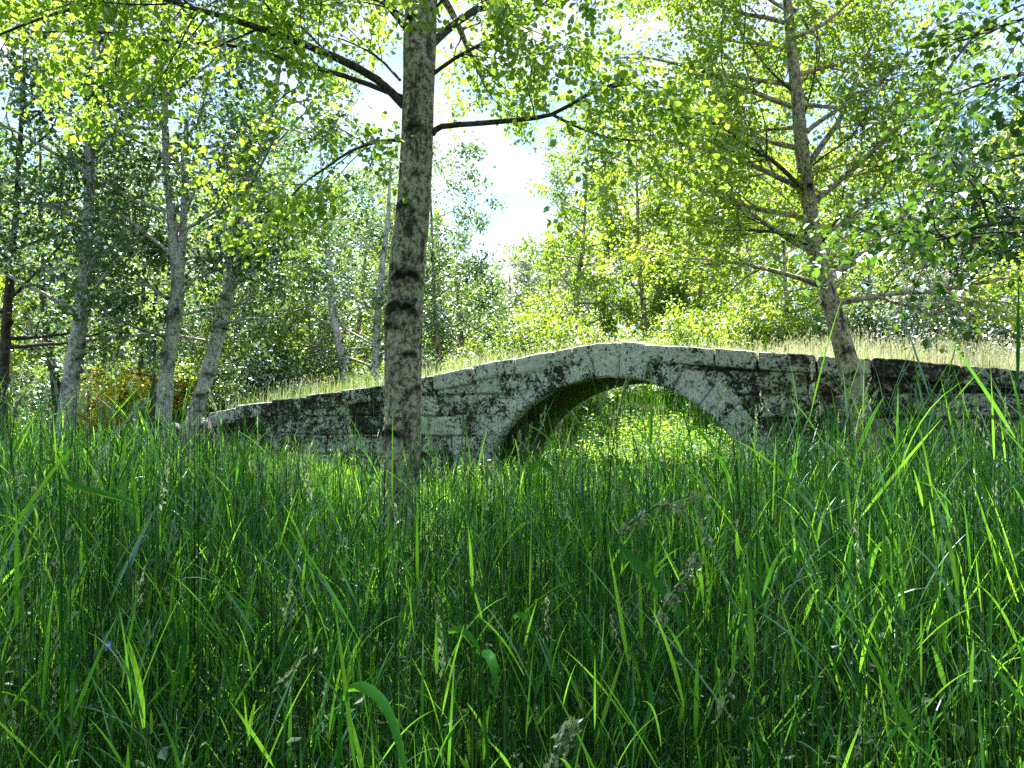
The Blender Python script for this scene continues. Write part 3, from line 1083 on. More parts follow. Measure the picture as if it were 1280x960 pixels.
tree('birch_tree', 'slim grey birch behind the left ramp, right beside the big trunk', [(468, 500, 11), (469, 465, 10), (471, 410, 9), (476, 350, 8), (484, 280, 6)], 19.8, 7.4, 20, 2.4, .7, 1.6, .072, BL, BB, 27, group='birches behind the left ramp', per=5, shape=4)
for k, (x0, x1, d, lab) in enumerate([(174, 178, 18.0, 'thin dark sapling between the forking birch and the straight birch'),
                                      (190, 194, 15.5, 'thin dark sapling close behind the straight silvery birch'),
                                      (312, 330, 19.0, 'thin slanting sapling right of the leaning white birch')]):
    tree('sapling', lab, [(x0, 530, 7), (x0 + (x1 - x0) * .4, 460, 6), (x1, 390, 5), (x1 + 3, 320, 4)], d, 5.5, 9, 1.3, .5, 1.4, .075, M['leaf_mid'], BD, 31 + k, group='saplings in the left wood', per=5, shape=4, sides=10)

# behind the bridge
GB = 'trees behind the bridge'
tree('birch_tree', 'young birch whose trunk shows through the arch', [(809, 545, 9), (806, 500, 8), (808, 430, 7), (801, 350, 6), (797, 260, 4)], 26.5, 10.0, 30, 3.0, .9, 3.0, 0.095, M['leaf_right'], M['bark_right'], 41, group=GB, per=6, shape=4)
tree('birch_tree', 'dark twin-stemmed tree just behind the right haunch of the arch', [(850, 540, 10), (851, 505, 9), (852, 440, 8), (856, 360, 7), (862, 260, 5)], 27.0, 10.5, 30, 3.2, .9, 2.6, 0.095, M['leaf_mid'], M['bark_right'], 42, group=GB, per=6, shape=4,
     forks=[[(851, 525, 8), (861, 495, 7), (868, 430, 6), (878, 340, 5)]])
tree('birch_tree', 'leafy tree at the edge of the sky gap, left of the arch crown', [(722, 520, 8), (727, 460, 7), (720, 380, 6), (729, 300, 4)], 26.5, 10.6, 34, 3.0, .8, 1.2, 0.095, M['leaf_right'], M['bark_right'], 43, group=GB, per=6, shape=4)
tree('pine_tree', 'bare pinkish pine stem seen through the gap in the birch leaves', [(938, 480, 9), (937, 400, 8), (936, 330, 7), (938, 270, 6)], 25, 11, 14, 2.0, .8, 6.5, .09, M['leaf_mid'], M['bark_right'], 44, group='bare stems behind', per=5, shape=4)
tree('pine_tree', 'second bare stem close left of the pinkish pine stem', [(918, 480, 8), (920, 400, 7), (922, 330, 6), (924, 270, 5)], 26, 11, 14, 2.0, .8, 6.5, .09, M['leaf_mid'], M['bark_right'], 45, group='bare stems behind', per=5, shape=4)
for k, (x, d, h, ln, lm, lab) in enumerate([
        (985, 21, 9.5, 2.7, 'leaf_mid', 'green tree behind the upper right trunk of the leaning birch'),
        (1090, 23, 9.0, 2.8, 'leaf_mid', 'green tree behind the bridge road, left of the pale willow shrub'),
        (640, 34, 6.6, 2.6, 'leaf_mid', 'small rounded tree far off under the sky gap'),
        (575, 27, 6.2, 2.4, 'leaf_blue', 'small bluish tree far off to the right of the big trunk'),
        (545, 20.5, 7.8, 2.2, 'leaf_blue', 'bluish leafy birch close behind the big trunk, its twigs against the sky'),
        (690, 30, 6.4, 2.6, 'leaf_pale', 'pale green tree far off beyond the crest of the bridge')]):
    tree('leafy_tree', lab, [(x, 530, 8), (x + 3, 450, 7), (x - 2, 380, 5)], d, h, 26, ln, .8, 0.7, .085 if d < 24 else .12, M[lm], M['bark_right'], 50 + k, group=GB, per=6 if d < 24 else 5, shape=4, sides=10)
for k, (x, d, h, ln, lab) in enumerate([(1215, 23, 8.5, 2.2, 'dark conifer at the right edge behind the bridge road'),
                                        (1300, 24, 10.5, 2.4, 'taller dark conifer beyond the right edge'),
                                        (1160, 26, 9.0, 2.2, 'dark conifer in the gap behind the pale willow shrub')]):
    tree('conifer', lab, [(x, 500, 16), (x, 420, 14), (x + 2, 330, 10)], d, h, 46, ln, .4, 0.5, .10, M['leaf_dark'], BD, 60 + k, group='dark conifers behind the bridge road', per=6, shape=4, el=(-0.15, 0.25), clen=(.7, .35), dens=(4.2, 5), sides=10)

# far trees on the left and centre that close the wood
far = [(-60, 20, 8.5), (35, 24, 9), (120, 27, 9.5), (150, 19, 7.5), (235, 23, 8.5), (300, 20, 7.0), (345, 27, 9), (385, 22, 7.5), (450, 26, 8.5), (505, 30, 8.0), (-150, 26, 9), (20, 33, 10), (270, 35, 10), (410, 36, 9.5)]
fl = ['yellowish leafy tree at the back, outermost on the left', 'leafy tree at the back behind the far left birch', 'tall leafy tree behind the yellow gorse', 'bushy tree just left of the straight silvery birch, behind the gorse',
      'leafy tree behind the straight and the leaning birch', 'low leafy tree right behind the top of the leaning birch', 'tall leafy tree at the back right of the leaning birch', 'leafy tree left of the slim birches behind the ramp',
      'leafy tree between the two slim birches behind the ramp', 'leafy tree directly behind the big trunk', 'leafy tree farthest out to the left of the wood', 'tallest tree far behind the forking birch', 'tall tree far behind the leaning birch', 'tall tree far behind the slim birches']
for k, ((x, d, h), lab) in enumerate(zip(far, fl)):
    lm = ['leaf_mid', 'leaf_right', 'leaf_mid', 'leaf_blue'][k % 4]
    tree('leafy_tree', lab, [(x, 520, 8), (x + 6 * math.sin(k * 2.1), 440, 7), (x - 4 * math.sin(k * 1.3), 370, 5)], d, h, 26, 2.8, .9, 0.9, .085 if d < 24 else .11, M[lm], M['bark_right'], 70 + k, group='trees at the back of the left wood', per=5, shape=4, sides=10)


# ---- shrubs: leaf masses on many stems
def shrub(name, label, px, d, w, h, leafm, seed, leaf=.07, n=26, per=7, group=None, cat='shrub', flower=None):
    x, y = P(px, 500, d)[:2]
    z = gz(x, y)
    root = empty(name, (x, y, z))
    tag(root, label, cat, group)
    T = Tree(seed, leaf, per, (0.55 * w, 0.25 * w), (5.0 / w ** .5, 9.0 / w ** .5), (0.02, 0.02, -0.03), 4)
    for i in range(n):
        a = T.g.uniform(0, 6.28)
        e = T.g.uniform(0.35 if flower is None else 1.05, 1.5)
        L_ = h * T.g.uniform(.6, 1.0) / max(math.sin(e), .45)
        L_ = min(L_, math.hypot(w, h) * .8)
        d_ = np.array([math.cos(a) * math.cos(e), math.sin(a) * math.cos(e), math.sin(e)])
        T.limb('stem', T.grow(np.array([x, y, z]) + T.g.normal(0, .08, 3) * [1, 1, 0], d_, L_, 5, .12, .03), .02, .005, 5, .25)
    T.build_wood('stem', 'stems', BD, root)
    V, Q, ti = T.leaves(2.8)
    if flower is None:
        add_mesh('crown', V, Q, leafm, root, {'tint': ti})
    else:
        f = np.random.default_rng(seed + 1).uniform(0, 1, len(Q))
        cen = V[::4]
        fl_ = (f + 0.5 * vnoise(cen, 1.5, 3)) < 0.72
        idx = np.repeat(fl_, 4)
        for nm, mk, mt in (('foliage', ~idx, leafm), ('bloom', idx, flower)):
            Vs = V[mk]
            add_mesh(nm, Vs, np.arange(len(Vs)).reshape(-1, 4), mt, root, {'tint': ti[mk]})
    return root


shrub('gorse_shrub', 'gorse in full yellow bloom between the forking and the straight birch', 141, 17.0, .62, 2.5, M['leaf_mid'], 91, .075, 30, 8, 'yellow gorse in the left wood', flower=M['petal_yellow'])
shrub('gorse_shrub', 'small patch of yellow gorse glimpsed left of the straight birch trunk', 184, 18.0, .6, 2.1, M['leaf_mid'], 92, .07, 14, 7, 'yellow gorse in the left wood', flower=M['petal_yellow'])
shrub('gorse_shrub', 'small patch of yellow gorse glimpsed between the straight and the leaning birch', 222, 18.0, .6, 2.1, M['leaf_mid'], 93, .07, 14, 7, 'yellow gorse in the left wood', flower=M['petal_yellow'])
shrub('willow_shrub', 'silvery pale willow shrub behind the bridge road on the right', 1180, 19.0, 1.5, 3.6, M['leaf_pale'], 94, .085, 26, 6)
GS = 'green shrubs behind the bridge road'
shrub('leafy_shrub', 'dark green shrub directly left of the pale willow shrub', 1095, 18.5, 1.5, 2.4, M['leaf_dark'], 95, .08, 26, 6, GS)
shrub('leafy_shrub', 'dark shrub at the right edge, right of the pale willow shrub', 1262, 18.5, 1.6, 2.5, M['leaf_dark'], 96, .08, 26, 6, GS)
shrub('leafy_shrub', 'bright green shrub behind the road right of the arch', 965, 20.5, 1.8, 3.2, M['leaf_right'], 97, .08, 28, 6, GS)
shrub('leafy_shrub', 'bright green shrub behind the crest of the bridge', 880, 20.5, 1.8, 2.6, M['leaf_right'], 98, .08, 28, 6, GS)
shrub('leafy_shrub', 'green shrub behind the road just left of the arch crown', 690, 21.0, 1.9, 2.6, M['leaf_mid'], 99, .085, 26, 6, GS)
shrub('leafy_shrub', 'low green shrub behind the middle of the left ramp', 620, 21.0, 1.8, 1.9, M['leaf_mid'], 100, .085, 26, 6, GS)
GW = 'undergrowth shrubs in the left wood'
for k, (x, d, w, h, lab) in enumerate([(30, 18, 1.6, 1.7, 'bushy undergrowth at the foot of the thin dark birch'), (-40, 15, 1.5, 1.6, 'bushy undergrowth outermost on the left'),
                                       (300, 18.5, 1.6, 2.0, 'dense green shrub behind the foot of the leaning birch'), (370, 20, 1.7, 1.9, 'green shrub left of the slim birches behind the ramp'),
                                       (250, 21, 1.5, 2.2, 'tall shrub in the shade between the straight and the leaning birch')]):
    shrub('leafy_shrub', lab, x, d, w, h, M['leaf_mid' if k % 2 else 'leaf_blue'], 110 + k, .085, 24, 6, GW)

# the wood that closes the view, too far to tell its trees apart, and a leaf screen behind the camera
g = np.random.default_rng(200)
n = 170000
a = g.uniform(-0.95, 0.95, n)
rad = g.uniform(42, 60, n)
x, y = rad * np.sin(a), rad * np.cos(a)
hmax = 10.0 + 3.5 * fbm(np.stack([a * 9, 0 * a, 0 * a], -1), 1.0, 3, 3)
gap = np.exp(-((a - math.atan(-10 / F)) / 0.06) ** 2)
hmax = hmax * (1 - 0.55 * gap)
z = gz(x, y) + hmax * g.uniform(0, 1, n) ** 0.8
c = np.stack([x, y, z], -1)
keep = fbm(c, 0.35, 3, 9) > -0.30
c = c[keep]
a2 = g.uniform(1.9, 4.4, 60000)  # unseen ring of leaves behind the camera, added to block sky light
r2 = g.uniform(10, 17, 60000)
c2 = np.stack([r2 * np.sin(a2), r2 * np.cos(a2), 8.5 * g.uniform(.02, 1, 60000)], -1)
c = np.concatenate([c, c2[fbm(c2, 0.5, 3, 19) > -0.35]])
k = len(c)
t = norm(g.normal(0, 1, (k, 3)))
nn = norm(np.cross(t, g.normal(0, 1, (k, 3))))
s = np.cross(t, nn)
l = g.uniform(.10, .26, k)[:, None]
V = np.stack([c - t * l, c - s * l * .6, c + t * l, c + s * l * .6], 1).reshape(-1, 3)
o = add_mesh('far_wood_and_sky_screen', V, np.arange(4 * k).reshape(-1, 4), M['leaf_mid'], None, {'tint': np.repeat(np.clip(.5 + .4 * fbm(c, .5, 2, 5) + g.normal(0, .15, k), 0, 1), 4)})
tag(o, 'far-off wood closing the view, with an added unseen leaf screen behind the camera', 'wood', kind='stuff')
print('trees done', time.time() - T0)

# ------------------------------------------------------------------ grass


def ribbons(mb, base, az, H, phi0, bend, width, nseg, tint, twist, g, tip=0.06, grow=0.35):
    k = len(base)
    t = np.linspace(0, 1, nseg + 1)
    phi = phi0[:, None] + bend[:, None] * t[None] ** 1.6
    ds = (H / nseg)[:, None]
    hx = np.concatenate([np.zeros((k, 1)), np.cumsum(np.sin(phi[:, :-1]) * ds, 1)], 1)
    hz = np.concatenate([np.zeros((k, 1)), np.cumsum(np.cos(phi[:, :-1]) * ds, 1)], 1)
    dx, dy = np.cos(az)[:, None], np.sin(az)[:, None]
    c = np.stack([base[:, :1] + hx * dx, base[:, 1:2] + hx * dy, base[:, 2:3] + hz], -1)
    w = (np.minimum(1, grow + 3.0 * t) * np.clip(1 - t ** 2.6, tip, 1))[None] * width[:, None] * 0.5
    tw = twist[:, None] * (0.6 + 0.8 * t[None])
    side = np.stack([-dy * np.cos(tw) + np.cos(phi) * dx * np.sin(tw), dx * np.cos(tw) + np.cos(phi) * dy * np.sin(tw), -np.sin(phi) * np.sin(tw)], -1)
    V = np.stack([c - side * w[..., None], c + side * w[..., None]], 2).reshape(-1, 3)
    i = np.arange(nseg) * 2
    q = np.stack([i, i + 1, i + 3, i + 2], -1)
    Q = (q[None] + (np.arange(k) * (nseg + 1) * 2)[:, None, None]).reshape(-1, 4)
    mb.add(V, Q, tint=np.repeat(tint, (nseg + 1) * 2))
    return c


def scatter(g, n, d0, d1, margin=1.0, power=1.0):
    """points in the view's wedge between the depths d0 and d1, evenly per square metre"""
    y = np.sqrt(g.uniform(d0 * d0, d1 * d1, n)) if power == 1 else d0 + (d1 - d0) * g.uniform(0, 1, n) ** power
    x = g.uniform(-1, 1, n) * (0.66 * y + margin)
    return x, y


def clear_of(x, y):
    """keep grass out of the bridge, the trunks and the camera"""
    u, v = to_uv(x, y)
    ok = ~((v > -0.10) & (v < BW + 0.1) & (u > U_L - 0.2) & ((np.abs(u - UC) > 2.0)))
    for tx, ty, r_ in ((*P(497, 700, D1)[:2], .2), (*P(1112, 658, D2)[:2], .2)):
        ok &= np.hypot(x - tx, y - ty) > r_
    ok &= np.hypot(x, y) > 1.05
    return ok


def patchy(x, y, s=0.5, seed=3):
    return fbm(np.stack([x, y, 0 * x], -1), s, 3, seed)


def grass_height(x, y):
    """tall in the open meadow, lower at the foot of the bridge"""
    u, v = to_uv(x, y)
    h = 1.10 - 0.53 * S((y - 3.0) / 7.5) + 0.06 * S((-x - 1.0) / 2)
    h = h * (0.72 + 0.28 * S((np.hypot(x, y) - 0.8) / 1.6))
    tx, ty = P(497, 700, D1)[:2]
    h = h * (1 - 0.50 * np.exp(-((x - tx * 0.9) / .55) ** 2) * S((y - 3.5) / 1.5) * S((8 - y) / .8))
    return h * (1 + 0.12 * patchy(x, y, .55, 12))


def reeds(mb, sm, heads, n, d0, d1, leaves, nseg_s, nseg_l, g, wmul=1.0, hmul=1.0):
    x, y = scatter(g, n, d0, d1)
    m = clear_of(x, y)
    x, y = x[m], y[m]
    k = len(x)
    h = grass_height(x, y) * np.where(g.uniform(0, 1, k) < .30, g.normal(1.18, .13, k), g.normal(.84, .11, k)).clip(.45, 1.4) * hmul
    base = np.stack([x, y, gz(x, y) - 0.02], -1)
    az = g.uniform(0, 6.28, k)
    tint = np.clip(0.16 + 0.26 * S((y - 3.5) / 3.5) + 0.35 * patchy(x, y, .8, 4) + g.normal(0, .16, k), 0, 1)  # patchy growth, plus a sunlit middle distance put into the tint
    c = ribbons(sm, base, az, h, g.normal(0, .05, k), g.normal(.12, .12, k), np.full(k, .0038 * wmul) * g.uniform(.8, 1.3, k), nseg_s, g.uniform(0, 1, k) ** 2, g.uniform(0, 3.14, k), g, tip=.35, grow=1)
    for j in range(leaves):
        f = g.uniform(.25, .97, k) if j else g.uniform(.72, .98, k)
        fi = f * nseg_s
        i = np.minimum(fi.astype(int), nseg_s - 1)
        ff = (fi - i)[:, None]
        b = c[np.arange(k), i] * (1 - ff) + c[np.arange(k), i + 1] * ff
        L_ = g.uniform(.08, .26, k) * (h / 1.05)
        ribbons(mb, b, g.uniform(0, 6.28, k), L_, g.uniform(.15, .75, k), g.gamma(1.6, .26, k), (.0034 + .0085 * g.uniform(0, 1, k) ** 2.6) * wmul, nseg_l,
                np.clip(tint + g.normal(.12, .2, k), 0, 1), g.normal(0, .5, k), g, tip=.03)
    if heads is not None:
        pick = g.uniform(0, 1, k) < .03
        panicles(heads, c[pick][:, -1], norm(c[pick][:, -1] - c[pick][:, -2]), g)


def panicles(mb, p, d, g, length=.12, n=30, size=.0058):
    k = len(p)
    t = np.sort(g.uniform(0, 1, (k, n)), 1)
    dd = norm(d + g.normal(0, .16, (k, 3)))
    c = p[:, None] + dd[:, None] * (t * length)[..., None] + np.array([0, 0, -.03]) * (t ** 2)[..., None]
    c = c + g.normal(0, .0042, (k, n, 3)) * (1.15 - t)[..., None]
    c = c.reshape(-1, 3)
    m = len(c)
    tv = norm(np.repeat(dd, n, 0) + g.normal(0, .35, (m, 3)))
    nn = norm(np.cross(tv, g.normal(0, 1, (m, 3))))
    s = np.cross(tv, nn)
    l = (size * g.uniform(.7, 1.5, m))[:, None]
    V = np.stack([c - tv * l, c - s * l * .35, c + tv * l, c + s * l * .35], 1).reshape(-1, 3)
    mb.add(V, np.arange(4 * m).reshape(-1, 4), tint=np.repeat(g.uniform(0, 1, m), 4))


g = np.random.default_rng(300)
near, stems, heads = MB(), MB(), MB()
reeds(near, stems, heads, 9500, 0.7, 4.2, 4, 9, 8, g)
reeds(near, stems, heads, 19000, 4.2, 8.0, 4, 6, 6, g, 1.0)
# bare flowering stems that stand above the leaves
x, y = scatter(g, 12000, 1.3, 9.0)
m = clear_of(x, y)
x, y = x[m], y[m]
k = len(x)
h_ = (grass_height(x, y) * np.where(g.uniform(0, 1, k) < .3, 1.45, 1.2) * g.normal(1, .11, k)).clip(.5, 1.58)
c = ribbons(stems, np.stack([x, y, gz(x, y) - .02], -1), g.uniform(0, 6.28, k), h_, g.normal(0, .045, k), g.normal(.05, .06, k), g.uniform(.0036, .0062, k), 8, g.uniform(0, .6, k) ** 2, g.uniform(0, 3.14, k), g, tip=.3, grow=1)
pk = g.uniform(0, 1, k) < .10
panicles(heads, c[pk][:, -1], norm(c[pk][:, -1] - c[pk][:, -2]), g)
# broad blades from the ground
for n, d0, d1, ns in ((4200, .8, 4.2, 8), (11000, 4.2, 8.0, 5)):
    x, y = scatter(g, n, d0, d1)
    m = clear_of(x, y)
    x, y = x[m], y[m]
    k = len(x)
    h = grass_height(x, y) * g.uniform(.35, .85, k)
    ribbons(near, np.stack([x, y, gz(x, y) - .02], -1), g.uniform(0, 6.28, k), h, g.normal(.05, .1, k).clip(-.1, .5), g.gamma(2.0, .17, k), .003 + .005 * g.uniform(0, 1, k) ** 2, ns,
            np.clip(.32 + .25 * S((y - 3.5) / 3.5) + .4 * patchy(x, y, .7, 6) + g.normal(0, .2, k), 0, 1), g.normal(0, .5, k), g, tip=.03)  # lighter past the foreground: sunlight put into the blade tint
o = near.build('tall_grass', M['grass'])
tag(o, 'tall dark green reed grass filling the foreground meadow', 'grass', kind='stuff')
o = heads.build('grass_seed_heads', M['seed'])
tag(o, 'fine pale seed heads scattered through the tall grass', 'grass', kind='stuff')

mid = MB()
reeds(mid, mid, None, 15000, 8.0, 13.5, 3, 5, 4, g, 1.25)
x, y = scatter(g, 42000, 8.0, 17.0, 1.0)
m = clear_of(x, y)
u, v = to_uv(x, y)
m &= v < 1.5
x, y = x[m], y[m]
k = len(x)
ribbons(mid, np.stack([x, y, gz(x, y) - .02], -1), g.uniform(0, 6.28, k), grass_height(x, y) * g.uniform(.4, 1.0, k), g.normal(.05, .1, k), g.gamma(2, .35, k), g.uniform(.007, .014, k), 4,
        np.clip(.5 + .4 * patchy(x, y, .6, 7) + g.normal(0, .2, k), 0, 1), g.normal(0, .5, k), g)
o = stems.build('grass_stems', M['stem'])
tag(o, 'thin dark upright stems crowded through the tall grass', 'grass', kind='stuff')
o = mid.build('meadow_grass', M['grass_mid'])
tag(o, 'sunlit green grass between the tall reeds and the foot of the bridge', 'grass', kind='stuff')

# meadow behind the bridge and inside the arch
bk = MB()
x, y = scatter(g, 90000, 10.5, 44.0, 2.0, 1.7)
u, v = to_uv(x, y)
m = clear_of(x, y) & (v > 0.2)
x, y = x[m], y[m]
k = len(x)
sc = 1 + (y - 12) / 22
ribbons(bk, np.stack([x, y, gz(x, y) - .02], -1), g.uniform(0, 6.28, k), g.uniform(.28, .75, k) * (1 + .2 * patchy(x, y, .4, 2)), g.normal(.05, .12, k), g.gamma(2, .3, k), g.uniform(.008, .016, k) * sc, 3,
        np.clip(.6 + .4 * patchy(x, y, .4, 7) + g.normal(0, .2, k), 0, 1), g.normal(0, .5, k), g)
o = bk.build('bank_grass', M['grass_mid'])
tag(o, 'bright sunlit grass on the banks behind the bridge', 'grass', kind='stuff')

# last year's straw among the green
sw = MB()
x, y = scatter(g, 520, 1.2, 7.0)
m = clear_of(x, y)
x, y = x[m], y[m]
k = len(x)
ribbons(sw, np.stack([x, y, gz(x, y) - .02], -1), g.uniform(0, 6.28, k), g.uniform(.35, .95, k), g.normal(.25, .25, k), g.gamma(2, .5, k), g.uniform(.002, .006, k), 7, g.uniform(.1, .8, k), g.normal(0, .8, k), g, tip=.2)
o = sw.build('dead_straw', M['grass_pale'])
tag(o, 'scattered pale dead straw among the tall green grass', 'grass', kind='stuff')

# pale seeding grass on the road over the bridge
dk, dk2, fy = MB(), MB(), MB()
n = 26000
u = g.uniform(U_L - .1, U_R, n)
v = g.uniform(.36, BW + .6, n)
dens = np.clip(.35 + .65 * S((u - 1.0) / 2.5) + .45 * S((-u - .8) / 2.0) + .3 * patchy(u, v, .7, 8), .08, 1)
m = g.uniform(0, 1, n) < dens
u, v = u[m], v[m]
b = B(u, v, ztop(u) - .14)
k = len(u)
H = (.30 + .22 * S((u - 1.8) / 2.0) + .16 * S((-u - 1.0) / 2.0)) * g.uniform(.5, 1.35, k)
pale = g.uniform(0, 1, k) < np.where(u > 1.0, .92, np.where(u > -3.5, .75, .5))
for mm, mb_, in ((pale, dk), (~pale, dk2)):
    kk = mm.sum()
    c = ribbons(mb_, b[mm], g.uniform(0, 6.28, kk), H[mm], g.normal(.05, .14, kk), g.gamma(2, .25, kk), g.uniform(.004, .008, kk), 4, g.uniform(.2, 1, kk), g.normal(0, .5, kk), g)
    if mb_ is dk:
        pk = g.uniform(0, 1, kk) < .3
        panicles(dk, c[pk][:, -1], norm(c[pk][:, -1] - c[pk][:, -2]), g, .08, 12, .010)
o = dk.build('dry_grass', M['grass_pale'])
tag(o, 'pale dry seeding grass along the road over the bridge', 'grass', kind='stuff')
o = dk2.build('road_grass', M['grass_mid'])
tag(o, 'short green grass among the dry grass on the bridge road', 'grass', kind='stuff')
# yellow flower heads at the right end of the road
n = 130
u = g.uniform(4.0, U_R, n)
c = B(u, g.uniform(.5, 2.9, n), ztop(u) + g.uniform(.10, .30, n))
for j in range(6):
    a = j / 6 * 6.28
    tv = np.tile(np.array([math.cos(a), math.sin(a), .3]), (n, 1))
    s = np.tile(np.array([-math.sin(a), math.cos(a), 0.0]), (n, 1))
    V = np.stack([c, c + tv * .014 - s * .007, c + tv * .025, c + tv * .014 + s * .007], 1).reshape(-1, 3)
    fy.add(V, np.arange(4 * n).reshape(-1, 4), tint=g.uniform(0, 1, 4 * n))
o = fy.build('yellow_flowers', M['petal_yellow'])
tag(o, 'tiny orange yellow flowers in the dry grass at the right end of the bridge', 'flowers', kind='stuff')


# leafy herbs: sunlit under and beyond the arch, and deep in the foreground grass
def leaflets(mb, x, y, h, size, g, layers, tint0, tilt=.5):
    k = len(x)
    for _ in range(layers):
        f = g.uniform(.15, 1, k)
        c = np.stack([x + g.normal(0, .05, k), y + g.normal(0, .05, k), gz(x, y) + h * f], -1)
        t = norm(np.stack([g.normal(0, 1, k), g.normal(0, 1, k), g.normal(.1, .35, k)], -1))
        nn = norm(np.array([0, 0, 1.0]) + g.normal(0, tilt, (k, 3)))
        nn = norm(nn - (nn * t).sum(1, keepdims=True) * t)
        s = np.cross(t, nn)
        l = (size * g.uniform(.6, 1.4, k))[:, None]
        V = np.stack([c, c + t * l * .5 - s * l * .28, c + t * l - nn * l * .12, c + t * l * .5 + s * l * .28], 1).reshape(-1, 3)
        mb.add(V, np.arange(4 * k).reshape(-1, 4), tint=np.repeat(np.clip(tint0 + .3 * f + g.normal(0, .2, k), 0, 1), 4))


hb = MB()
n = 5200
u = g.uniform(-2.2, 3.0, n)
v = g.uniform(-1.2, 6.5, n)
m = (np.abs(u - UC) < 1.95 + np.where((v < -.15) | (v > BW + .15), 3, 0))
u, v = u[m], v[m]
p = B(u, v, 0)
m = patchy(p[:, 0], p[:, 1], .9, 44) > -.35
p = p[m]
leaflets(hb, p[:, 0], p[:, 1], g.uniform(.35, .8, len(p)), .075, g, 7, .45, .7)
o = hb.build('leafy_herbs', M['herb'])
tag(o, 'sunlit yellow-green leafy herbs growing through the arch', 'plants', kind='stuff')

un = MB()
x, y = scatter(g, 9000, .8, 4.5)
m = clear_of(x, y)
x, y = x[m], y[m]
leaflets(un, x, y, g.uniform(.35, 1.0, len(x)), .028, g, 5, .1)
x, y = scatter(g, 9000, 4.5, 9.5)
m = clear_of(x, y)
x, y = x[m], y[m]
leaflets(un, x, y, g.uniform(.2, .6, len(x)), .05, g, 3, .2)
o = un.build('undergrowth', M['under'])
tag(o, 'small-leaved weeds tangled deep in the foreground grass', 'plants', kind='stuff')
print('grass done', time.time() - T0)


# ---- single plants that stand out in front
def stalk(label, pl, r0, r1, leaves, head, seed, name='grass_stalk'):
    """a grass stalk through pixel points; leaves: lists of pixel points with a width in metres; head: length"""
    g = np.random.default_rng(seed)
    st_ = .012 if head else .04
    pts = catmull([P(*q) for q in pl], st_)
    b = pts[0].copy()
    zg = gz(b[0], b[1])
    if b[2] > zg + .02:
        pts = np.vstack([[b[0] + (b[0] - pts[3][0]) * .6, b[1], zg], pts])
    root = empty(name, (pts[0][0], pts[0][1], zg))
    tag(root, label, 'grass stalk', 'grass stalks standing out in the foreground')
    mb = MB()
    n = len(pts)
    tubes(mb, pts[None], np.linspace(r0, r1, n)[None], 6)
    mb.a = {'tint': [np.full(mb.n, .25)]}
    mb.build('stem', M['grass'], root, True)
    for lp, wd in leaves:
        c = catmull([P(*q) for q in lp], .025)
        t = np.linspace(0, 1, len(c))
        w = (np.minimum(1, .5 + 2.5 * t) * np.clip(1 - t ** 2.8, .03, 1) * wd / 2)[:, None]
        tan = norm(np.gradient(c, axis=0))
        side = norm(np.cross(tan, np.array([.25, -1.0, .35])))
        up_ = np.cross(tan, side)
        V = np.stack([c - side * w + up_ * w * .35, c, c + side * w + up_ * w * .35], 1).reshape(-1, 3)
        lm = MB()
        lm.add(V, grid_quads(len(c), 3), tint=np.full(len(V), .55))
        lm.build('leaf_blade', M['grass'], root, True)
    if head:
        hm = MB()
        m_ = max(4, int(len(pts) * .25))
        d = pts[-1] - pts[-4]
        for q in range(int(6 + head * 70)):
            i = n - 1 - int(g.uniform(0, 1) * head / st_)
            i = max(2, min(n - 1, i))
            panicles(hm, pts[i][None], norm(pts[i] - pts[i - 2])[None], g, .03, 20, .0062)
        hm.build('seed_head', M['seed'], root)
    return root


stalk('bent grass stalk with pale drooping seed head and a long folded leaf', [(690, 900, 1.75), (735, 780, 1.75), (768, 680, 1.75), (795, 650, 1.75), (825, 632, 1.74), (862, 620, 1.72)], .0032, .0012,
      [([(769, 676, 1.75), (800, 705, 1.70), (840, 752, 1.64), (868, 785, 1.60), (895, 822, 1.57)], .020)], .18, 401)
stalk('leaning grass stalk with a thick silvery seed head right of the folded leaf', [(790, 900, 1.5), (808, 830, 1.5), (824, 775, 1.5), (845, 735, 1.5), (865, 700, 1.5), (886, 672, 1.5)], .0030, .0012, [([(806, 835, 1.5), (815, 880, 1.46), (790, 940, 1.42)], .010)], .19, 402)
stalk('young grass spike just rising over the bottom edge, with a plump pale head', [(672, 1010, 1.1), (690, 955, 1.1), (702, 925, 1.1), (716, 898, 1.1)], .0028, .0012, [], .07, 403)
stalk('dark tall stalk with a bare stem on the far left', [(78, 1000, 1.5), (78, 900, 1.5), (77, 760, 1.5), (76, 640, 1.5), (74, 590, 1.5)], .0034, .0020, [([(76, 600, 1.5), (110, 612, 1.48), (150, 622, 1.46), (182, 636, 1.44)], .012)], 0, 404)
stalk('stalk with a broad dark arching leaf at the bottom middle', [(420, 1010, 1.2), (424, 930, 1.2), (430, 870, 1.2)], .0040, .0022, [([(432, 862, 1.2), (452, 858, 1.18), (474, 872, 1.15), (492, 905, 1.12), (506, 960, 1.08), (512, 1010, 1.05)], .016)], 0, 405)
stalk('stalk whose broad leaf folds straight down near the middle of the bottom', [(612, 1010, 1.5), (606, 900, 1.5), (598, 830, 1.5), (596, 812, 1.5)], .0034, .002, [([(602, 815, 1.5), (612, 818, 1.46), (618, 838, 1.43), (622, 872, 1.41)], .021), ([(560, 790, 1.5), (575, 786, 1.48), (592, 800, 1.46), (603, 822, 1.44)], .014)], 0, 406)
stalk('stalk with a bright arched leaf above the shaded middle grass', [(640, 900, 1.9), (641, 820, 1.9), (642, 770, 1.9)], .003, .002, [([(642, 774, 1.9), (648, 768, 1.88), (658, 774, 1.86), (668, 795, 1.84), (674, 812, 1.82)], .015)], 0, 407)
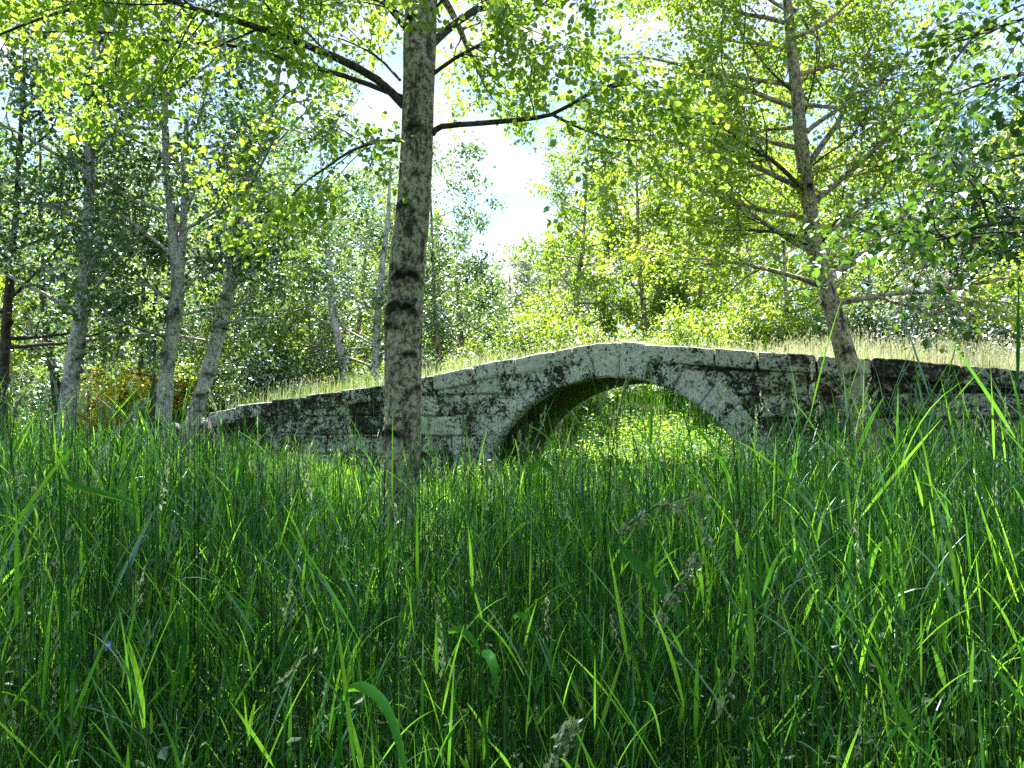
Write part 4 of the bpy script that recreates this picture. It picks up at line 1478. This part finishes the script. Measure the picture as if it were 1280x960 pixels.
stalk('stalk with a hooked leaf in front of the dark side of the arch', [(662, 700, 3.2), (663, 640, 3.2), (662, 580, 3.2)], .004, .0025, [([(662, 600, 3.2), (666, 583, 3.18), (680, 578, 3.15), (694, 592, 3.12), (700, 615, 3.1)], .030)], 0, 408)
stalk('tall thin stalk with a feathery head crossing the arch', [(745, 760, 2.6), (758, 640, 2.6), (766, 560, 2.6), (776, 505, 2.6), (786, 468, 2.6)], .0034, .0012, [([(762, 590, 2.6), (748, 560, 2.58), (738, 535, 2.56)], .011)], .16, 409)
stalk('pale drooping seed head among the blades at the far left', [(10, 640, 2.8), (16, 540, 2.8), (22, 505, 2.8), (34, 488, 2.8)], .003, .001, [], .11, 410)
stalk('white seed head leaning beside the grey standing stone on the left', [(140, 640, 2.6), (154, 548, 2.6), (164, 520, 2.6), (176, 502, 2.6)], .003, .001, [([(158, 540, 2.6), (164, 525, 2.6), (170, 545, 2.58)], .008)], .10, 411)

# the blue flower
r_ = P(137, 806, 1.6)
root = empty('blue_flower', (r_[0], r_[1], gz(r_[0], r_[1])))
tag(root, 'tiny blue flower with a white eye, low in the left foreground grass', 'flower')
mb = MB()
tubes(mb, catmull([[r_[0] + .02, r_[1] + .02, 0], [r_[0] + .01, r_[1], .4], r_], .05)[None], np.full((1, len(catmull([[r_[0] + .02, r_[1] + .02, 0], [r_[0] + .01, r_[1], .4], r_], .05))), .0012), 5)
mb.a = {'tint': [np.full(mb.n, .4)]}
mb.build('stem', M['grass'], root, True)
for j in range(5):
    a = j / 5 * 6.28 + .3
    tv = np.array([math.cos(a), -.35, math.sin(a)])
    s = np.array([-math.sin(a), 0, math.cos(a)])
    V = np.array([r_ + tv * .001, r_ + tv * .006 - s * .0045, r_ + tv * .010, r_ + tv * .006 + s * .0045])
    add_mesh('petal', V, [[0, 1, 2, 3]], M['blue_petal'], root, {'tint': np.full(4, j / 5)})
th = np.arange(6) / 6 * 6.28
mb = MB()
tubes(mb, np.array([[r_ + [0, -.002, 0], r_ + [0, -.005, 0]]]), np.array([[.004, .001]]), 6)
mb.a = {'tint': [np.full(mb.n, .5)]}
mb.build('flower_eye', M['white_petal'], root, True)


# loose stones at the low end of the bridge
def boulder(label, px, py, d, w, h, t, lean, seed):
    c = P(px, py, d)
    zg = gz(c[0], c[1])
    root_z = zg
    n, m = 22, 30
    ph = np.linspace(0.001, math.pi - .001, n)[:, None]
    thh = (np.arange(m) / m * 2 * math.pi)[None]
    sx = np.sign(np.cos(thh)) * np.abs(np.cos(thh)) ** .6
    sy = np.sign(np.sin(thh)) * np.abs(np.sin(thh)) ** .6
    rr = np.sin(ph) ** .5
    q = np.stack([rr * sx * w / 2, rr * sy * t / 2, (np.cos(ph) + 0 * thh) * h / 2], -1)
    q *= (1 + .12 * fbm(q, 3.0, 3, seed))[..., None]
    q[..., 0] += q[..., 2] * lean
    q += np.array([c[0], c[1], zg + h * .36])
    V = q.reshape(-1, 3)
    o = add_mesh('boulder', V - np.array([c[0], c[1], zg]), grid_quads(n, m, True), M['stone'], None, dict(joint=np.zeros(len(V)), lich=np.full(len(V), -.03), green=np.full(len(V), .3)), True)
    o.location = (c[0], c[1], zg)
    tag(o, label, 'stone', 'loose stones at the low end of the bridge')


boulder('grey standing stone leaning in the grass left of the straight birch', 162, 540, 9.6, .22, 1.25, .16, .28, 3)
boulder('dark rough stone between the straight and the leaning birch', 216, 560, 12.6, .45, 1.2, .4, .05, 4)
boulder('dark rough block against the low left end of the bridge', 246, 560, 14.4, .6, 1.3, .5, .0, 5)
print('script', time.time() - T0)
